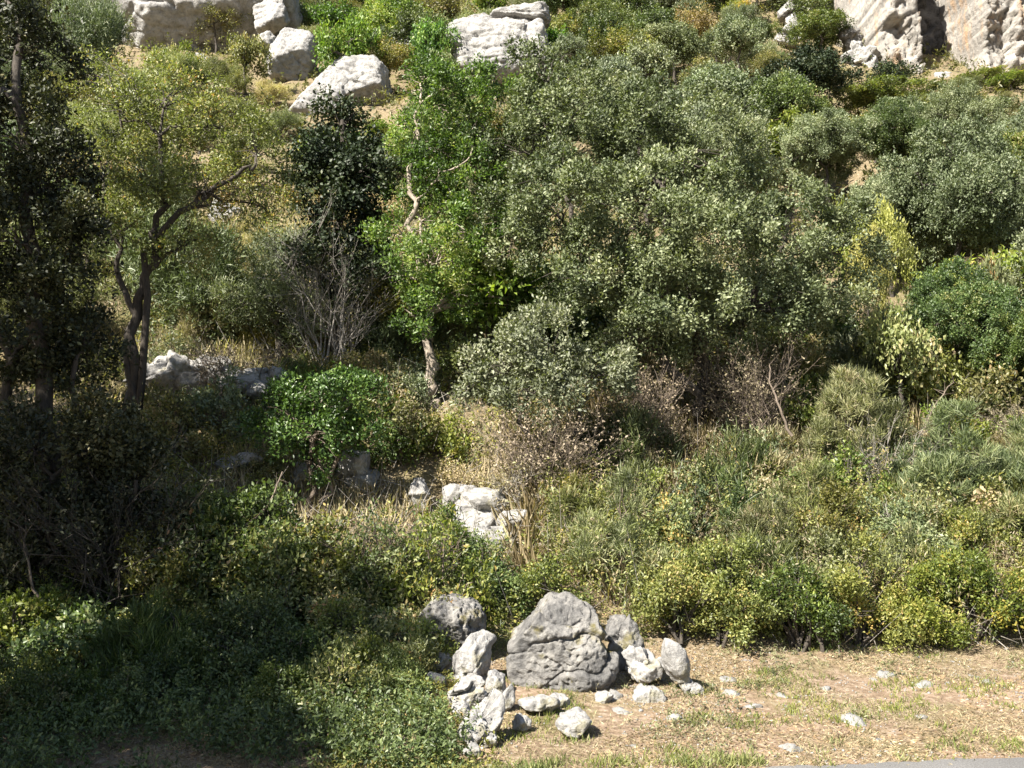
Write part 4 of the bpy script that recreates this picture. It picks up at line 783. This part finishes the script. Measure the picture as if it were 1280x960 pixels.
tag(blades('grass', clump(scatter(rg, 2600, -1.5, 8, 6.8, 11.2, .12, 1.3, 2), 14, .05, rg), .075, .007, 'grass', .6, rg), 'green grass tufts dotted through the dry verge', 'grass')
e = rg.uniform(-2, 9, 900); Pe = np.stack([e, road_edge(e) + np.abs(rg.normal(size=900)) * .12 + .02, 0 * e], 1); Pe = Pe[perlin(Pe * 1.6 + 7) > .05]
tag(blades('roadside_grass', clump(Pe, 14, .04, rg), .10, .008, 'grass', .7, rg, .5), 'strip of fresh grass along the edge of the road', 'grass')
tag(blades('tall_dry_grass', clump(scatter(rg, 2600, .1, 8, 11.6, 15.8, -.25, .7, 4), 26, .10, rg), .62, .009, 'straw', .42, rg, .5), 'tall straw coloured grass on the bank behind the shrubs', 'grass')
tag(blades('slope_grass', clump(scatter(rg, 2600, -11, 3, 13, 26, -.2, .5, 8), 18, .14, rg), .36, .013, 'straw', .45, rg, .5), 'dry grass on the open slope around the ledge', 'grass')
def weeds(name, label, P, h, nleaf, ll, lw, leaf, rng, lean=.35, tn=.45):
    n = len(P); d = unit(np.stack([rng.normal(size=n) * lean, rng.normal(size=n) * lean, np.ones(n)], 1)); hh = h * rng.uniform(.4, 1.2, n)
    t_ = rng.uniform(.15, 1, (n, nleaf)); Q = (P[:, None] + d[:, None] * (hh[:, None] * t_)[..., None]).reshape(-1, 3) + rng.normal(size=(n * nleaf, 3)) * .02
    m_ = len(Q); s_ = rng.uniform(.5, 1.3, m_); v, f = leaf_geo(rng, Q, unit(rng.normal(size=Q.shape) + [0, 0, .35]), unit(rng.normal(size=Q.shape) * .6 + [0, -.2, 1]), ll * s_, lw * s_)
    tv = np.clip(np.repeat(tn + .16 * rng.normal(size=n) + .25 * perlin(P * .7 + 2), nleaf) + .14 * rng.normal(size=m_), .01, .99)
    o = obj(name, mesh(name, v, f, L[leaf], False, np.repeat(tv, 2))); tag(o, label, 'weeds', kind='stuff')
P = scatter(rg, 1500, -.6, 8, 7.7, 11, .18, .9, 40); weeds('verge_weeds', 'small grey green weeds dotted over the dry verge', P, .10, 14, .035, .014, 'heath', rg, .9, .4)
P = scatter(rg, 700, 0, 8, 7.6, 11, .1, 1.5, 47); weeds('verge_stalks', 'broken brown stalks and seed heads on the verge', P, .16, 9, .05, .008, 'brown', rg, .9, .6)
W_ = scatter(rg, 5200, -7.5, 9, 10.6, 17, -.35, .6, 20); gx, gy = proj(W_.T + np.array([[0], [0], [.2]])) if False else np.array([proj(p) for p in W_]).T
W_ = W_[~(((gx > 545) & (gx < 680) & (gy > 600) & (gy < 700)) | ((gx > 160) & (gx < 360) & (gy > 440) & (gy < 505)) | ((gx > 520) & (gx < 1300) & (gy > 800)) | ((gx > 360) & (gx < 545) & (gy > 570) & (gy < 680)))]
weeds('bank_weeds', 'leafy weeds and seedlings growing between the bushes of the bank', W_, .50, 22, .050, .024, 'mastic', rg)
weeds('bank_herbs', 'pale green herbs growing between the bushes of the bank', W_[::3] + rg.normal(size=W_[::3].shape) * [.2, .2, 0], .60, 26, .08, .012, 'heath', rg)
P = scatter(rg, 8500, -7.5, -.3, 6.0, 11.5, -.4, .9, 11); P = P[P[:, 0] < -.45 - .25 * (P[:, 1] - 8)]
weeds('ground_cover', 'low leafy weeds covering the shaded roadside ground', P, .38, 20, .045, .020, 'green', rg, .6, .4)
P = scatter(rg, 1500, .6, 8, 10.9, 14, -.2, .8, 60); weeds('leggy_shoots', 'leggy yellow green shoots poking up through the shrubs', P, 1.05, 34, .042, .018, 'mastic', rg, .3, .55)
P = scatter(rg, 1100, .3, 8, 11.2, 15, -.2, .8, 66); weeds('pale_shoots', 'pale dry shoots poking up through the shrubs', P, 1.0, 30, .06, .010, 'straw', rg, .3, .5)
P = scatter(rg, 1500, -2.6, -.1, 7.0, 10, -.2, 1.2, 14); weeds('mixed_weeds', 'yellowing weeds around the column of white stones', P[(P[:, 0] > -2.2 + .1 * P[:, 1])], .13, 14, .040, .018, 'olive', rg, .8, .5)
W_ = scatter(rg, 15000, -38, 38, 21, 66, -.5, .3, 30, False); W_ = W_[np.abs(W_[:, 0]) < .58 * W_[:, 1] + 1]
weeds('slope_undergrowth', 'low scrub covering the ground between trees of the slope', W_, .75, 14, .16, .06, 'olive', rg, .6, .35)
n = 2600; P = scatter(rg, n, -7.5, 8.5, 10.8, 17); d = unit(rg.normal(size=P.shape) + [0, 0, .5]); T = Tubes(); ln = rg.uniform(.2, .8, (len(P), 1)); P[:, 2] += rg.uniform(0, .35, len(P)); T.sticks(P, P + d * ln, np.full(len(P), .006), np.full(len(P), .002))
tag(obj('twig_litter', T.build('twig_litter', TWIGG)), 'pale dead twigs tangled through the undergrowth', 'twigs', kind='stuff')
